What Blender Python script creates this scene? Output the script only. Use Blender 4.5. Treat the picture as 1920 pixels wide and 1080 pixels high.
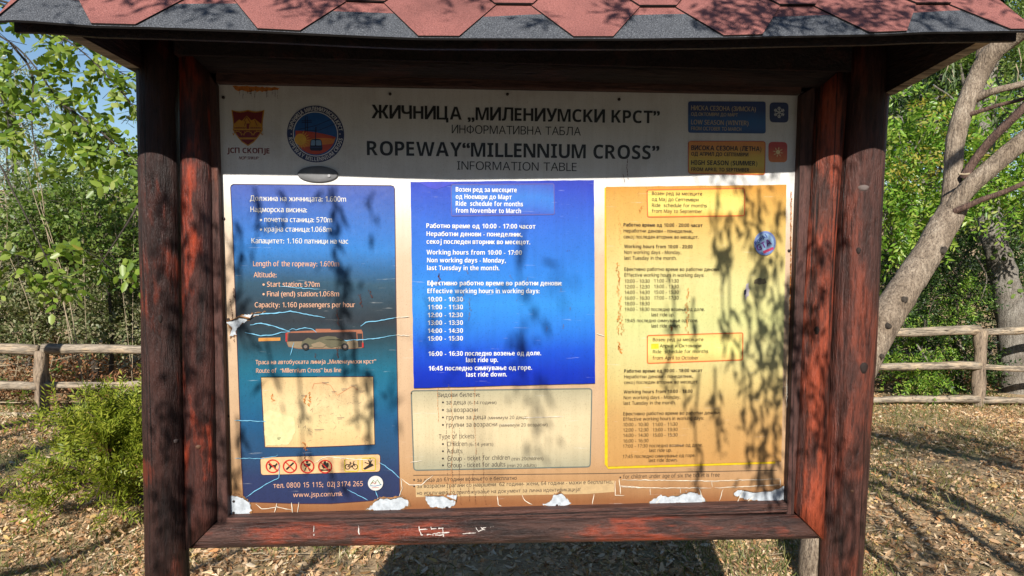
import bpy, bmesh, math, random
import numpy as np
from mathutils import Vector, Matrix
from mathutils.geometry import tessellate_polygon

rng = np.random.default_rng(11)
R = math.radians
S = bpy.context.scene
COL = S.collection
for o_ in list(bpy.data.objects):
    bpy.data.objects.remove(o_)

# ------------------------------------------------------------------ camera, sky, sun, exposure
F = 1300.0                                    # focal length in photo pixels (1920 wide)
CAMP = np.array([-0.1663, -1.9522, 0.1779])
YAW, PIT, ROL = 0.0757, 0.0666, 0.0055
GZ = CAMP[2] - 1.95                           # ground level
fwd = np.array([math.sin(YAW)*math.cos(PIT), math.cos(YAW)*math.cos(PIT), -math.sin(PIT)])
rt0 = np.array([math.cos(YAW), -math.sin(YAW), 0.0])
up0 = np.cross(rt0, fwd)
rt = rt0*math.cos(ROL) + up0*math.sin(ROL)
up = -rt0*math.sin(ROL) + up0*math.cos(ROL)
cam = bpy.data.objects.new('camera', bpy.data.cameras.new('camera'))
COL.objects.link(cam)
cam.data.sensor_width = 36.0
cam.data.lens = 36.0*F/1920.0
cam.data.clip_start = 0.05
cam.data.clip_end = 400
m4 = Matrix.Identity(4)
for i in range(3):
    m4[i][0], m4[i][1], m4[i][2], m4[i][3] = rt[i], up[i], -fwd[i], CAMP[i]
cam.matrix_world = m4
S.camera = cam

SUN_AZ, SUN_EL = R(10.5), R(30.4)              # azimuth measured from -Y (behind the viewer) towards -X
SUND = np.array([-math.sin(SUN_AZ)*math.cos(SUN_EL), -math.cos(SUN_AZ)*math.cos(SUN_EL), math.sin(SUN_EL)])
W = bpy.data.worlds.new('World')
S.world = W
W.use_nodes = True
wn = W.node_tree.nodes
sky = wn.new('ShaderNodeTexSky')
sky.sky_type = 'NISHITA'
sky.sun_disc = False
sky.sun_elevation = SUN_EL
sky.sun_rotation = math.atan2(SUND[0], SUND[1])
sky.air_density = 1.1
sky.dust_density = 0.15
sky.ozone_density = 4.0
bg = wn['Background']
bg.inputs['Strength'].default_value = 0.075
W.node_tree.links.new(sky.outputs[0], bg.inputs['Color'])
sun = bpy.data.objects.new('sun', bpy.data.lights.new('sun', 'SUN'))
COL.objects.link(sun)
sun.data.energy = 5.0
sun.data.angle = R(0.42)
sun.data.color = (1.0, 0.95, 0.87)
sun.rotation_euler = Vector(SUND).to_track_quat('Z', 'Y').to_euler()
S.view_settings.view_transform = 'Standard'
S.view_settings.look = 'None'
S.view_settings.gamma = 1.0
S.view_settings.exposure = 0.65
S.render.engine = 'CYCLES'
S.cycles.max_bounces = 6
S.cycles.diffuse_bounces = 3
S.cycles.transmission_bounces = 3
S.cycles.use_denoising = True


# ------------------------------------------------------------------ measuring helpers
def ray(px, py):
    return fwd + rt*((px-960)/F) + up*((540-py)/F)

def PY(px, py, Y=0.0):                         # point on the upright plane at depth coordinate Y
    d = ray(px, py)
    return CAMP + d*((Y-CAMP[1])/d[1])

def PD(px, py, dep):                           # point at a distance straight ahead
    return CAMP + ray(px, py)*dep

def PG(px, py, z=None):                        # point on the ground
    d = ray(px, py)
    return CAMP + d*(((GZ if z is None else z)-CAMP[2])/d[2])

def topx(p):
    v = np.asarray(p)-CAMP
    zc = v@fwd
    return 960+F*(v@rt)/zc, 540-F*(v@up)/zc, zc

def lin(r, g, b):
    return tuple(.74*((c/255)/12.92 if c/255 <= .04045 else ((c/255+.055)/1.055)**2.4) for c in (r, g, b))   # ink reflects a little less than paper white


# ------------------------------------------------------------------ object helpers
class MB:
    def __init__(s):
        s.v, s.f, s.m, s.n = [], [], [], 0

    def add(s, v, f, m=0):
        s.v.extend([tuple(map(float, p)) for p in v])
        s.f.extend([tuple(int(i)+s.n for i in q) for q in f])
        s.m.extend([m]*len(f))
        s.n += len(v)

    def xz(s, pts, Y, m=0):                    # flat polygon facing the viewer
        a = sum(pts[i][0]*pts[(i+1) % len(pts)][1]-pts[(i+1) % len(pts)][0]*pts[i][1] for i in range(len(pts)))
        if a < 0:
            pts = pts[::-1]
        s.add([(p[0], Y, p[1]) for p in pts], [list(range(len(pts)))], m)

    def px(s, pts, Y, m=0):                    # the same, with points measured on the photograph's sheet plane
        s.xz([bd(*p) for p in pts], Y, m)

    def box(s, a, b, m=0):
        x0, y0, z0 = a
        x1, y1, z1 = b
        s.add([(x0, y0, z0), (x1, y0, z0), (x1, y1, z0), (x0, y1, z0), (x0, y0, z1), (x1, y0, z1), (x1, y1, z1), (x0, y1, z1)],
              [(0, 3, 2, 1), (4, 5, 6, 7), (0, 1, 5, 4), (1, 2, 6, 5), (2, 3, 7, 6), (3, 0, 4, 7)], m)

    def hexa(s, p8, m=0):
        s.add(p8, [(0, 3, 2, 1), (4, 5, 6, 7), (0, 1, 5, 4), (1, 2, 6, 5), (2, 3, 7, 6), (3, 0, 4, 7)], m)

    def tube(s, pts, rad, n=8, m=0, rough=0.0, cap=True):
        pts = [np.array(p, float) for p in pts]
        k = len(pts)
        rad = [rad]*k if np.isscalar(rad) else rad
        t0 = pts[1]-pts[0]
        ref = np.array([0, 0, 1.]) if abs(t0[2]) < .9*np.linalg.norm(t0) else np.array([0, 1., 0])
        vs, fs = [], []
        nv = None
        for i in range(k):
            t = pts[min(i+1, k-1)]-pts[max(i-1, 0)]
            t = t/(np.linalg.norm(t)+1e-9)
            nv = np.cross(t, ref) if nv is None else nv-t*(nv@t)
            nv = nv/(np.linalg.norm(nv)+1e-9)
            bv = np.cross(t, nv)
            for j in range(n):
                a = 2*math.pi*j/n
                r = rad[i]*(1+rough*rng.normal())
                vs.append(pts[i]+(nv*math.cos(a)+bv*math.sin(a))*r)
        for i in range(k-1):
            for j in range(n):
                a, b = i*n+j, i*n+(j+1) % n
                fs.append((a, b, b+n, a+n))
        if cap:
            fs.append(tuple(range(n))[::-1])
            fs.append(tuple((k-1)*n+j for j in range(n)))
        s.add(vs, fs, m)

    def ribbon(s, pts, w, Y, m=0):             # a stroke on the sheet, points and width in photo pixels
        P = [np.array(bd(*p)) for p in pts]
        w = w*PXM
        k = len(P)
        ws = [w]*k if np.isscalar(w) else w
        L, Rr = [], []
        for i in range(k):
            t = P[min(i+1, k-1)]-P[max(i-1, 0)]
            t = t/(np.linalg.norm(t)+1e-9)
            nn = np.array([-t[1], t[0]])
            L.append(P[i]+nn*ws[i]/2)
            Rr.append(P[i]-nn*ws[i]/2)
        vs = [(p[0], Y, p[1]) for p in Rr]+[(p[0], Y, p[1]) for p in L]
        s.add(vs, [(i, i+1, k+i+1, k+i) for i in range(k-1)], m)

    def ring(s, c, r0, r1, Y, m=0, n=40, asp=1.0):
        C = bd(*c)
        vs = []
        for r in (r0, r1):
            for j in range(n):
                a = 2*math.pi*j/n
                vs.append((C[0]+r*PXM*math.cos(a), Y, C[1]+asp*r*PXM*math.sin(a)))
        s.add(vs, [(j, (j+1) % n, n+(j+1) % n, n+j) for j in range(n)], m)

    def disc(s, c, r, Y, m=0, n=36, asp=1.0):
        C = bd(*c)
        s.xz([(C[0]+r*PXM*math.cos(2*math.pi*j/n), C[1]+asp*r*PXM*math.sin(2*math.pi*j/n)) for j in range(n)], Y, m)


def world_loc(o):
    l = Vector((0, 0, 0))
    while o is not None:
        l = l+o.location
        o = o.parent
    return l

def obj(name, mb, mats, parent=None, smooth=False, loc=None):
    if not isinstance(mats, (list, tuple)):
        mats = [mats]
    me = bpy.data.meshes.new(name)
    off = world_loc(parent) if parent is not None else Vector(loc or (0, 0, 0))
    v = np.array(mb.v, float)-np.array(off)
    me.from_pydata(v.tolist(), [], mb.f)
    for mt in mats:
        me.materials.append(mt)
    if len(mats) > 1:
        me.polygons.foreach_set('material_index', mb.m)
    if smooth:
        me.polygons.foreach_set('use_smooth', [True]*len(me.polygons))
    me.update()
    o = bpy.data.objects.new(name, me)
    COL.objects.link(o)
    if parent is not None:
        o.parent = parent
    else:
        o.location = off
    return o

def npobj(name, V, faces, mt, parent=None, loc=None):   # fast mesh from arrays; faces: (n,k) int array
    me = bpy.data.meshes.new(name)
    off = world_loc(parent) if parent is not None else Vector(loc or (0, 0, 0))
    V = V-np.array(off)
    k = faces.shape[1]
    me.vertices.add(len(V))
    me.vertices.foreach_set('co', V.astype(np.float32).ravel())
    me.loops.add(faces.size)
    me.loops.foreach_set('vertex_index', faces.astype(np.int32).ravel())
    me.polygons.add(len(faces))
    me.polygons.foreach_set('loop_start', np.arange(0, faces.size, k, dtype=np.int32))
    me.polygons.foreach_set('loop_total', np.full(len(faces), k, dtype=np.int32))
    me.update(calc_edges=True)
    me.materials.append(mt)
    o = bpy.data.objects.new(name, me)
    COL.objects.link(o)
    if parent is not None:
        o.parent = parent
    else:
        o.location = off
    return o

def tag(o, label=None, cat=None, group=None, kind=None):
    if label: o['label'] = label
    if cat: o['category'] = cat
    if group: o['group'] = group
    if kind: o['kind'] = kind
    return o

def thing(name, label, cat, loc, group=None):
    o = bpy.data.objects.new(name, None)
    COL.objects.link(o)
    o.location = Vector([float(c) for c in loc])
    o.empty_display_size = .1
    return tag(o, label, cat, group)

def bd(px, py):                                # photo pixel -> (X, Z) on the sheet plane
    p = PY(px, py, 0.0)
    return (p[0], p[2])

PXM = 1.62/1069.0                              # metres per photo pixel on the sheet


# ------------------------------------------------------------------ materials
def newmat(name):
    m = bpy.data.materials.new(name)
    m.use_nodes = True
    nt = m.node_tree
    return m, nt, nt.nodes, nt.links, nt.nodes['Principled BSDF']

def ramp(nodes, stops):
    r = nodes.new('ShaderNodeValToRGB')
    e = r.color_ramp.elements
    while len(e) < len(stops):
        e.new(0.5)
    for i, (p, c) in enumerate(stops):
        e[i].position = p
        e[i].color = (*c, 1) if len(c) == 3 else c
    return r

def noise(nodes, links, vec, scale, detail=4, rough=.55):
    n = nodes.new('ShaderNodeTexNoise')
    n.inputs['Scale'].default_value = scale
    n.inputs['Detail'].default_value = detail
    n.inputs['Roughness'].default_value = rough
    if vec is not None:
        links.new(vec, n.inputs['Vector'])
    return n.outputs['Fac']

def mapped(nodes, links, scale=(1, 1, 1), loc=None):
    tc = nodes.new('ShaderNodeTexCoord')
    mp = nodes.new('ShaderNodeMapping')
    mp.inputs['Scale'].default_value = scale
    if loc: mp.inputs['Location'].default_value = loc
    links.new(tc.outputs['Object'], mp.inputs['Vector'])
    return mp.outputs[0]

def mixc(nodes, links, fac, a, b, mode='MIX'):
    x = nodes.new('ShaderNodeMix')
    x.data_type = 'RGBA'
    x.blend_type = mode
    for sock, val in ((x.inputs[0], fac), (x.inputs[6], a), (x.inputs[7], b)):
        if hasattr(val, 'is_output'):
            links.new(val, sock)
        elif isinstance(val, (int, float)):
            sock.default_value = val
        else:
            sock.default_value = (*val, 1)
    return x.outputs[2]

def bump(nodes, links, h, strength, dist, bs):
    b = nodes.new('ShaderNodeBump')
    b.inputs['Strength'].default_value = strength
    b.inputs['Distance'].default_value = dist
    links.new(h, b.inputs['Height'])
    links.new(b.outputs[0], bs.inputs['Normal'])

def print_mat(name, c, rough=.4, speck=.12):
    m, nt, nd, lk, bs = newmat(name)
    v = mapped(nd, lk)
    n = noise(nd, lk, v, 60, 5, .7)
    r = ramp(nd, [(.35, tuple(x*(1-speck) for x in c)), (.7, tuple(min(1, x*(1+speck*.6)) for x in c))])
    lk.new(n, r.inputs[0])
    lk.new(r.outputs[0], bs.inputs['Base Color'])
    bs.inputs['Roughness'].default_value = rough
    return m

def grad_mat(name, stops, z0, rough=.38, stain=None, stain_amt=.35, speckle=.25, xedge=None, warp=.02):
    """printed sheet whose ink runs through the given colours from top to bottom (photo rows -> heights)."""
    m, nt, nd, lk, bs = newmat(name)
    tc = nd.new('ShaderNodeTexCoord')
    sep = nd.new('ShaderNodeSeparateXYZ')
    lk.new(tc.outputs['Object'], sep.inputs[0])
    zs = [(bd(900, y)[1]-z0, c) for y, c in stops]
    zs.sort()
    lo, hi = zs[0][0], zs[-1][0]
    mr = nd.new('ShaderNodeMapRange')
    mr.inputs[1].default_value, mr.inputs[2].default_value = lo, hi
    nw = noise(nd, lk, tc.outputs['Object'], 2.2, 3)
    ma = nd.new('ShaderNodeMath'); ma.operation = 'MULTIPLY_ADD'
    lk.new(nw, ma.inputs[0]); ma.inputs[1].default_value = warp*4; ma.inputs[2].default_value = -warp*2
    ad = nd.new('ShaderNodeMath'); ad.operation = 'ADD'
    lk.new(sep.outputs[2], ad.inputs[0]); lk.new(ma.outputs[0], ad.inputs[1])
    lk.new(ad.outputs[0], mr.inputs[0])
    rp = ramp(nd, [((z-lo)/(hi-lo), c) for z, c in zs])
    lk.new(mr.outputs[0], rp.inputs[0])
    col = rp.outputs[0]
    if stain is not None:
        ns = noise(nd, lk, tc.outputs['Object'], 7, 6, .65)
        rs = ramp(nd, [(.5, (0, 0, 0)), (.78, (stain_amt,)*3)])
        lk.new(ns, rs.inputs[0])
        col = mixc(nd, lk, rs.outputs[0], col, stain)
    sp = noise(nd, lk, tc.outputs['Object'], 300, 2, .5)
    rs2 = ramp(nd, [(.28, (1-speckle,)*3), (.42, (1, 1, 1))])
    lk.new(sp, rs2.inputs[0])
    col = mixc(nd, lk, 1.0, col, rs2.outputs[0], 'MULTIPLY')
    sg = noise(nd, lk, mapped(nd, lk, (55, 55, 2.2), (3, 1, 2)), 1.0, 5, .7)
    rg = ramp(nd, [(.40, (.80, .78, .74)), (.56, (1, 1, 1))])
    lk.new(sg, rg.inputs[0])
    col = mixc(nd, lk, .28, col, rg.outputs[0], 'MULTIPLY')
    sc_ = noise(nd, lk, mapped(nd, lk, (9, 9, 120), (7, 5, 1)), 1.0, 3, .6)
    rs3 = ramp(nd, [(.66, (0, 0, 0)), (.70, (.22,)*3), (.73, (0, 0, 0))])
    lk.new(sc_, rs3.inputs[0])
    col = mixc(nd, lk, rs3.outputs[0], col, (.62, .62, .60))
    lk.new(col, bs.inputs['Base Color'])
    bs.inputs['Roughness'].default_value = rough
    nb = noise(nd, lk, mapped(nd, lk, (1, 1, .6)), 9, 4, .6)
    bump(nd, lk, nb, .25, .01, bs)
    return m

def wood_mat(name, axis, dark, mid, red, red_at=.56, rough=.38, seed=0., scale=1.0, spec=.4):
    m, nt, nd, lk, bs = newmat(name)
    sc = [26*scale]*3
    sc[axis] = 4.5*scale
    v = mapped(nd, lk, sc, (seed, seed*1.7, seed*.6))
    n1 = noise(nd, lk, v, 1.0, 6, .65)
    sc2 = [120*scale]*3
    sc2[axis] = 15.0*scale
    v2 = mapped(nd, lk, sc2, (seed*2, 3+seed, seed))
    n2 = noise(nd, lk, v2, 1.0, 5, .7)
    sc3 = [11*scale]*3
    sc3[axis] = 4.0*scale
    n3 = noise(nd, lk, mapped(nd, lk, sc3, (5+seed, seed, 9)), 1.0, 4, .6)
    r1 = ramp(nd, [(.3, dark), (.52, mid), (.75, tuple(min(1, x*1.5) for x in mid))])
    lk.new(n1, r1.inputs[0])
    rr = ramp(nd, [(red_at-.07, (0, 0, 0)), (red_at+.03, (1, 1, 1))])
    lk.new(n3, rr.inputs[0])
    rq = ramp(nd, [(.42, (.08,)*3), (.56, (1, 1, 1))])
    lk.new(n1, rq.inputs[0])
    mf = nd.new('ShaderNodeMath'); mf.operation = 'MULTIPLY'
    lk.new(rr.outputs[0], mf.inputs[0]); lk.new(rq.outputs[0], mf.inputs[1])
    col = mixc(nd, lk, mf.outputs[0], r1.outputs[0], red)
    rc = ramp(nd, [(.34, (.22, .2, .2)), (.5, (1, 1, 1)), (.72, (1.25, 1.2, 1.15))])
    lk.new(n2, rc.inputs[0])
    col = mixc(nd, lk, .8, col, rc.outputs[0], 'MULTIPLY')
    sc4 = [38*scale]*3
    sc4[axis] = .35*scale
    n4 = noise(nd, lk, mapped(nd, lk, sc4, (seed*3, 1+seed, seed)), 1.0, 2, .5)
    r4 = ramp(nd, [(.585, (1, 1, 1)), (.60, (.10, .09, .08)), (.62, (.10, .09, .08)), (.635, (1, 1, 1))])
    lk.new(n4, r4.inputs[0])
    col = mixc(nd, lk, .9, col, r4.outputs[0], 'MULTIPLY')
    lk.new(col, bs.inputs['Base Color'])
    rf = ramp(nd, [(.3, (rough+.25,)*3), (.7, (rough,)*3)])
    lk.new(n3, rf.inputs[0])
    lk.new(rf.outputs[0], bs.inputs['Roughness'])
    bs.inputs['Specular IOR Level'].default_value = spec
    hs = nd.new('ShaderNodeMath'); hs.operation = 'ADD'
    lk.new(n1, hs.inputs[0]); lk.new(n2, hs.inputs[1])
    bump(nd, lk, hs.outputs[0], .9, .009, bs)
    return m

def leaf_mat(name, cols, trans=.35, rough=.45):
    m, nt, nd, lk, bs = newmat(name)
    g = nd.new('ShaderNodeNewGeometry')
    k = len(cols)
    rp = ramp(nd, [(i/(k-1), c) for i, c in enumerate(cols)])
    lk.new(g.outputs['Random Per Island'], rp.inputs[0])
    lk.new(rp.outputs[0], bs.inputs['Base Color'])
    bs.inputs['Roughness'].default_value = rough
    bs.inputs['Specular IOR Level'].default_value = .35
    tr = nd.new('ShaderNodeBsdfTranslucent')
    tcol = mixc(nd, lk, 1.0, rp.outputs[0], (1.25, 1.3, .55), 'MULTIPLY')
    lk.new(tcol, tr.inputs['Color'])
    mx = nd.new('ShaderNodeMixShader')
    mx.inputs[0].default_value = trans
    lk.new(bs.outputs[0], mx.inputs[1])
    lk.new(tr.outputs[0], mx.inputs[2])
    lk.new(mx.outputs[0], nd['Material Output'].inputs['Surface'])
    return m

def bark_mat(name, a, b, c, scale=1.0):
    m, nt, nd, lk, bs = newmat(name)
    v0 = mapped(nd, lk, (40*scale, 40*scale, 8*scale))
    n1 = noise(nd, lk, v0, 1.0, 8, .75)
    wv = nd.new('ShaderNodeTexNoise'); wv.inputs['Scale'].default_value = 1.3; wv.inputs['Detail'].default_value = 6
    lk.new(v0, wv.inputs['Vector'])
    v = mixc(nd, lk, .55, v0, wv.outputs['Color'], 'ADD')
    n2 = noise(nd, lk, mapped(nd, lk, (4, 4, 3)), 1.0, 5, .65)
    vo = nd.new('ShaderNodeTexVoronoi')
    vo.feature = 'DISTANCE_TO_EDGE'
    vo.inputs['Scale'].default_value = 1.6
    lk.new(v, vo.inputs['Vector'])
    r1 = ramp(nd, [(.3, a), (.5, b), (.72, c)])
    lk.new(n1, r1.inputs[0])
    r2 = ramp(nd, [(.35, (.55, .5, .45)), (.6, (1, 1, 1))])
    lk.new(n2, r2.inputs[0])
    col = mixc(nd, lk, .8, r1.outputs[0], r2.outputs[0], 'MULTIPLY')
    r3 = ramp(nd, [(0., (.6, .57, .55)), (.16, (1, 1, 1))])
    lk.new(vo.outputs['Distance'], r3.inputs[0])
    col = mixc(nd, lk, .15, col, r3.outputs[0], 'MULTIPLY')
    n5 = noise(nd, lk, mapped(nd, lk, (95, 95, 60)), 1.0, 4, .7)
    r5 = ramp(nd, [(.38, (.35, .32, .30)), (.52, (1, 1, 1))])
    lk.new(n5, r5.inputs[0])
    col = mixc(nd, lk, .75, col, r5.outputs[0], 'MULTIPLY')
    lk.new(col, bs.inputs['Base Color'])
    bs.inputs['Roughness'].default_value = .85
    hs = nd.new('ShaderNodeMath'); hs.operation = 'ADD'
    mq = nd.new('ShaderNodeMath'); mq.operation = 'MULTIPLY'; mq.inputs[1].default_value = .3
    lk.new(r3.outputs[0], mq.inputs[0])
    lk.new(n1, hs.inputs[0]); lk.new(mq.outputs[0], hs.inputs[1])
    bump(nd, lk, hs.outputs[0], 1.0, .022, bs)
    return m

def plain(name, c, rough=.6, spec=.3):
    m, nt, nd, lk, bs = newmat(name)
    n = noise(nd, lk, mapped(nd, lk), 25, 4, .6)
    r = ramp(nd, [(.3, tuple(x*.75 for x in c)), (.7, tuple(min(1, x*1.15) for x in c))])
    lk.new(n, r.inputs[0])
    lk.new(r.outputs[0], bs.inputs['Base Color'])
    bs.inputs['Roughness'].default_value = rough
    bs.inputs['Specular IOR Level'].default_value = spec
    return m

DK, MD, RD = (.010, .005, .0045), (.034, .013, .010), (.17, .028, .012)
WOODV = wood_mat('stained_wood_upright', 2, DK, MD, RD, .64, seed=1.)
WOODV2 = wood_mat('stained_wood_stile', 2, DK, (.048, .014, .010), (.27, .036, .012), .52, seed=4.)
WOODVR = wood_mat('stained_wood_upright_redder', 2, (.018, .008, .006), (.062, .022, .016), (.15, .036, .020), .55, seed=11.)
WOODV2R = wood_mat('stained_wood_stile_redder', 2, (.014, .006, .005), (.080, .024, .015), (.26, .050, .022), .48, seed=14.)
WOODHD = wood_mat('stained_wood_rail_shaded', 0, (.006, .003, .003), (.016, .007, .006), (.035, .010, .007), .60, seed=12.)  # less faded top rail, with the roof's shade put into its colour
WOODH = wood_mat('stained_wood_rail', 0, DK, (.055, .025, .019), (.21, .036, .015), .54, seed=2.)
WOODT = wood_mat('stained_wood_strip', 0, (.03, .014, .011), (.075, .032, .024), (.10, .035, .02), .62, rough=.5, seed=7.)
WOODTV = wood_mat('stained_wood_upright_strip', 2, (.03, .014, .011), (.07, .03, .024), (.11, .035, .02), .62, rough=.5, seed=8.)
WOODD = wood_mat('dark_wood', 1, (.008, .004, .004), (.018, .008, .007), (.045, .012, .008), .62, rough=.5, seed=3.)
GREYW = wood_mat('weathered_wood', 0, (.11, .09, .07), (.31, .26, .20), (.44, .34, .23), .55, rough=.8, seed=5., spec=.2)
GREYWV = wood_mat('weathered_wood_upright', 2, (.10, .075, .055), (.24, .185, .135), (.33, .25, .17), .55, rough=.8, seed=6., spec=.2)
PALEW = plain('bare_plank', (.42, .30, .2), .8)

# ------------------------------------------------------------------ ground
m, nt, nd, lk, bs = newmat('leafy_ground')
v = mapped(nd, lk)
n1 = noise(nd, lk, v, 1.1, 6, .65)
n2 = noise(nd, lk, v, 26, 6, .75)
n3 = noise(nd, lk, v, 90, 4, .7)
ra = ramp(nd, [(.3, (.20, .125, .065)), (.5, (.44, .30, .16)), (.68, (.62, .46, .27))])
lk.new(n2, ra.inputs[0])
rb = ramp(nd, [(.35, (.05, .075, .02)), (.7, (.16, .17, .06))])
lk.new(n3, rb.inputs[0])
rm = ramp(nd, [(.5, (0, 0, 0)), (.66, (.75,)*3)])
lk.new(n1, rm.inputs[0])
c0 = mixc(nd, lk, rm.outputs[0], ra.outputs[0], rb.outputs[0])
lk.new(c0, bs.inputs['Base Color'])
bs.inputs['Roughness'].default_value = .95
bump(nd, lk, n2, 1.0, .03, bs)
GROUND = m
g = MB()
xs = np.concatenate([np.linspace(-60, -8, 14), np.linspace(-7.5, 7.5, 41), np.linspace(8, 60, 14)])
ys = np.concatenate([np.linspace(-40, -5, 8), np.linspace(-4, 12, 41), np.linspace(13, 90, 16)])
vs, fs = [], []
for j, y in enumerate(ys):
    for i, x in enumerate(xs):
        z = GZ+.02*math.sin(x*1.7+y*.6)*math.sin(y*1.3-x*.4)
        z += max(0, y-9)*.10
        vs.append((x, y, z))
nx = len(xs)
for j in range(len(ys)-1):
    for i in range(nx-1):
        fs.append((j*nx+i, j*nx+i+1, (j+1)*nx+i+1, (j+1)*nx+i))
g.add(vs, fs)
tag(obj('ground', g, GROUND, smooth=True), kind='structure')

# ------------------------------------------------------------------ the notice stand
PYP = -.020                                      # posts' axis plane
base = (0.0, PYP, GZ)
ST = thing('information_stand', 'dark red log notice stand with a hexagon shingled roof framing the information sheet', 'notice stand', base)

def log(name, pts, rad, mt, n=20, rough=.012, mitre=(0, 0), axis=2, seedr=0):
    """a slightly uneven log; mitre tilts the end rings by the lateral offset so that corners meet at 45 degrees."""
    pts = [np.array(p, float) for p in pts]
    k = len(pts)
    lat = 0 if axis == 2 else 2
    vs, fs = [], []
    ph = rng.uniform(0, 6, n)
    for i in range(k):
        for j in range(n):
            a = 2*math.pi*j/n
            r = rad[i]*(1+rough*math.sin(3*a+ph[0]+i*.15)+rough*rng.normal()*.7)
            p = pts[i].copy()
            p[lat] += r*math.cos(a)
            p[1] += r*math.sin(a)
            dl = p[lat]-pts[i][lat]
            if i == 0: p[axis] += mitre[0]*dl
            if i == k-1: p[axis] += mitre[1]*dl
            vs.append(p)
    for i in range(k-1):
        for j in range(n):
            a, b = i*n+j, i*n+(j+1) % n
            fs.append((a, b, b+n, a+n))
    fs.append(tuple(range(n))[::-1])
    fs.append(tuple((k-1)*n+j for j in range(n)))
    b = MB()
    b.add(vs, fs)
    o = obj(name, b, mt, ST, smooth=True)
    return o

def edge_log(name, rows, Y, mt, top=None, bottom=None, mitre=(0, 0), steps=18):
    """upright log from its left and right edges in the photo at several rows: (y, xl, xr)."""
    ctrl = []
    for y, xl, xr in rows:
        a, b = PY(xl, y, Y), PY(xr, y, Y)
        ctrl.append(((a+b)/2, (b[0]-a[0])/2))
    zs = [c[0][2] for c in ctrl]
    z0 = bottom if bottom is not None else zs[-1]
    z1 = top if top is not None else zs[0]
    order = np.argsort(zs)
    zz = np.array(zs)[order]
    cx = np.array([c[0][0] for c in ctrl])[order]
    cr = np.array([c[1] for c in ctrl])[order]
    pts, rad = [], []
    for t in np.linspace(0, 1, steps):
        z = z0+(z1-z0)*t
        pts.append((np.interp(z, zz, cx), Y, z))
        rad.append(float(np.interp(z, zz, cr)))
    return log(name, pts, rad, mt, mitre=mitre)

YL = -.020                                        # frame logs' axis plane
zb = PY(960, 992, YL)[2]                         # bottom rail axis height
zt = PY(960, 128, YL)[2]                         # top rail axis height
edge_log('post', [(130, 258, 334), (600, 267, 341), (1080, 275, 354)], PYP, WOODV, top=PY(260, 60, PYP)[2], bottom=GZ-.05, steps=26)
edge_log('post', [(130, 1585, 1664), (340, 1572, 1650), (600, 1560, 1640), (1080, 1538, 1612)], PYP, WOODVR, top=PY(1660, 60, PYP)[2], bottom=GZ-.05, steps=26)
xl = PY(376, 560, YL)[0]
xr = PY(1540, 560, YL)[0]
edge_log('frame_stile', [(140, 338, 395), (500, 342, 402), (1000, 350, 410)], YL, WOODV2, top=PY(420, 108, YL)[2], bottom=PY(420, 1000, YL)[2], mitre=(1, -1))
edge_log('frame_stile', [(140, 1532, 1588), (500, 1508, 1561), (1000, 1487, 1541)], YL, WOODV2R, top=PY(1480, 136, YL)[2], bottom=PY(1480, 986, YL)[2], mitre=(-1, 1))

def rail(zc0, zc1, x0, x1, r, mit, mt=WOODH):
    pts = [(x, YL, zc0+(zc1-zc0)*t) for t, x in zip(np.linspace(0, 1, 22), np.linspace(x0, x1, 22))]
    return log('frame_rail', pts, [r]*22, mt, mitre=mit, axis=0)
zlb = PY(420, 1000, YL)[2]; zrb = PY(1480, 986, YL)[2]
xlb, xrb = PY(379, 1000, YL)[0], PY(1512, 985, YL)[0]
rail(zlb, zrb, xlb, xrb, .037, (1, -1))
zlt = PY(420, 108, YL)[2]; zrt = PY(1480, 136, YL)[2]
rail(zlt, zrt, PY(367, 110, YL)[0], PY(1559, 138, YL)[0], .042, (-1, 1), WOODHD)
KNOTP = plain('grey_knot', (.13, .10, .09), .7)
KNOTD = plain('dark_knot', (.02, .012, .010), .8)
BOLT = plain('rusty_bolt', (.10, .045, .025), .6)
def on_log(px, py, Y, r, half_h, half_w, mt, name, px0, px1):
    """a small raised disc on the front of an upright log whose edges stand at columns px0 and px1."""
    a, b_ = PY(px0, py, Y), PY(px1, py, Y)
    rad = (b_[0]-a[0])/2
    cx = (a[0]+b_[0])/2
    x = PY(px, py, Y-rad)[0]
    z = PY(px, py, Y-rad)[2]
    b = MB()
    n = 14
    vs = []
    for k, (sc_, dy) in enumerate(((1.0, .001), (.8, -.003), (.35, -.0035))):
        for j in range(n):
            t = 2*math.pi*j/n
            xx = x+half_w*sc_*math.cos(t)*(1+.12*math.sin(3*t))
            yy = Y-math.sqrt(max(rad*rad-(xx-cx)**2, 1e-6))+dy
            vs.append((xx, yy, z+half_h*sc_*math.sin(t)))
    b.add(vs, [(i*n+j, i*n+(j+1) % n, (i+1)*n+(j+1) % n, (i+1)*n+j) for i in range(2) for j in range(n)]+[tuple(2*n+j for j in range(n))])
    obj(name, b, mt, ST, smooth=True)
on_log(1621, 352, PYP, 0, .009, .014, KNOTP, 'knot', 1572, 1650)
on_log(1598, 921, PYP, 0, .005, .005, BOLT, 'bolt_head', 1547, 1622)
on_log(1620, 690, PYP, 0, .018, .012, KNOTD, 'knot', 1556, 1635)
on_log(1612, 470, PYP, 0, .010, .006, KNOTD, 'knot', 1566, 1645)
on_log(398, 832, YL, 0, .022, .010, KNOTD, 'knot', 347, 405)
on_log(300, 598, PYP, 0, .012, .005, KNOTD, 'knot', 267, 341)
on_log(324, 831, PYP, 0, .006, .004, KNOTP, 'knot', 271, 348)
on_log(372, 838, YL, 0, .006, .008, BOLT, 'bolt_head', 347, 406)
on_log(1533, 620, YL, 0, .012, .006, KNOTD, 'knot', 1502, 1556)
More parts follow.
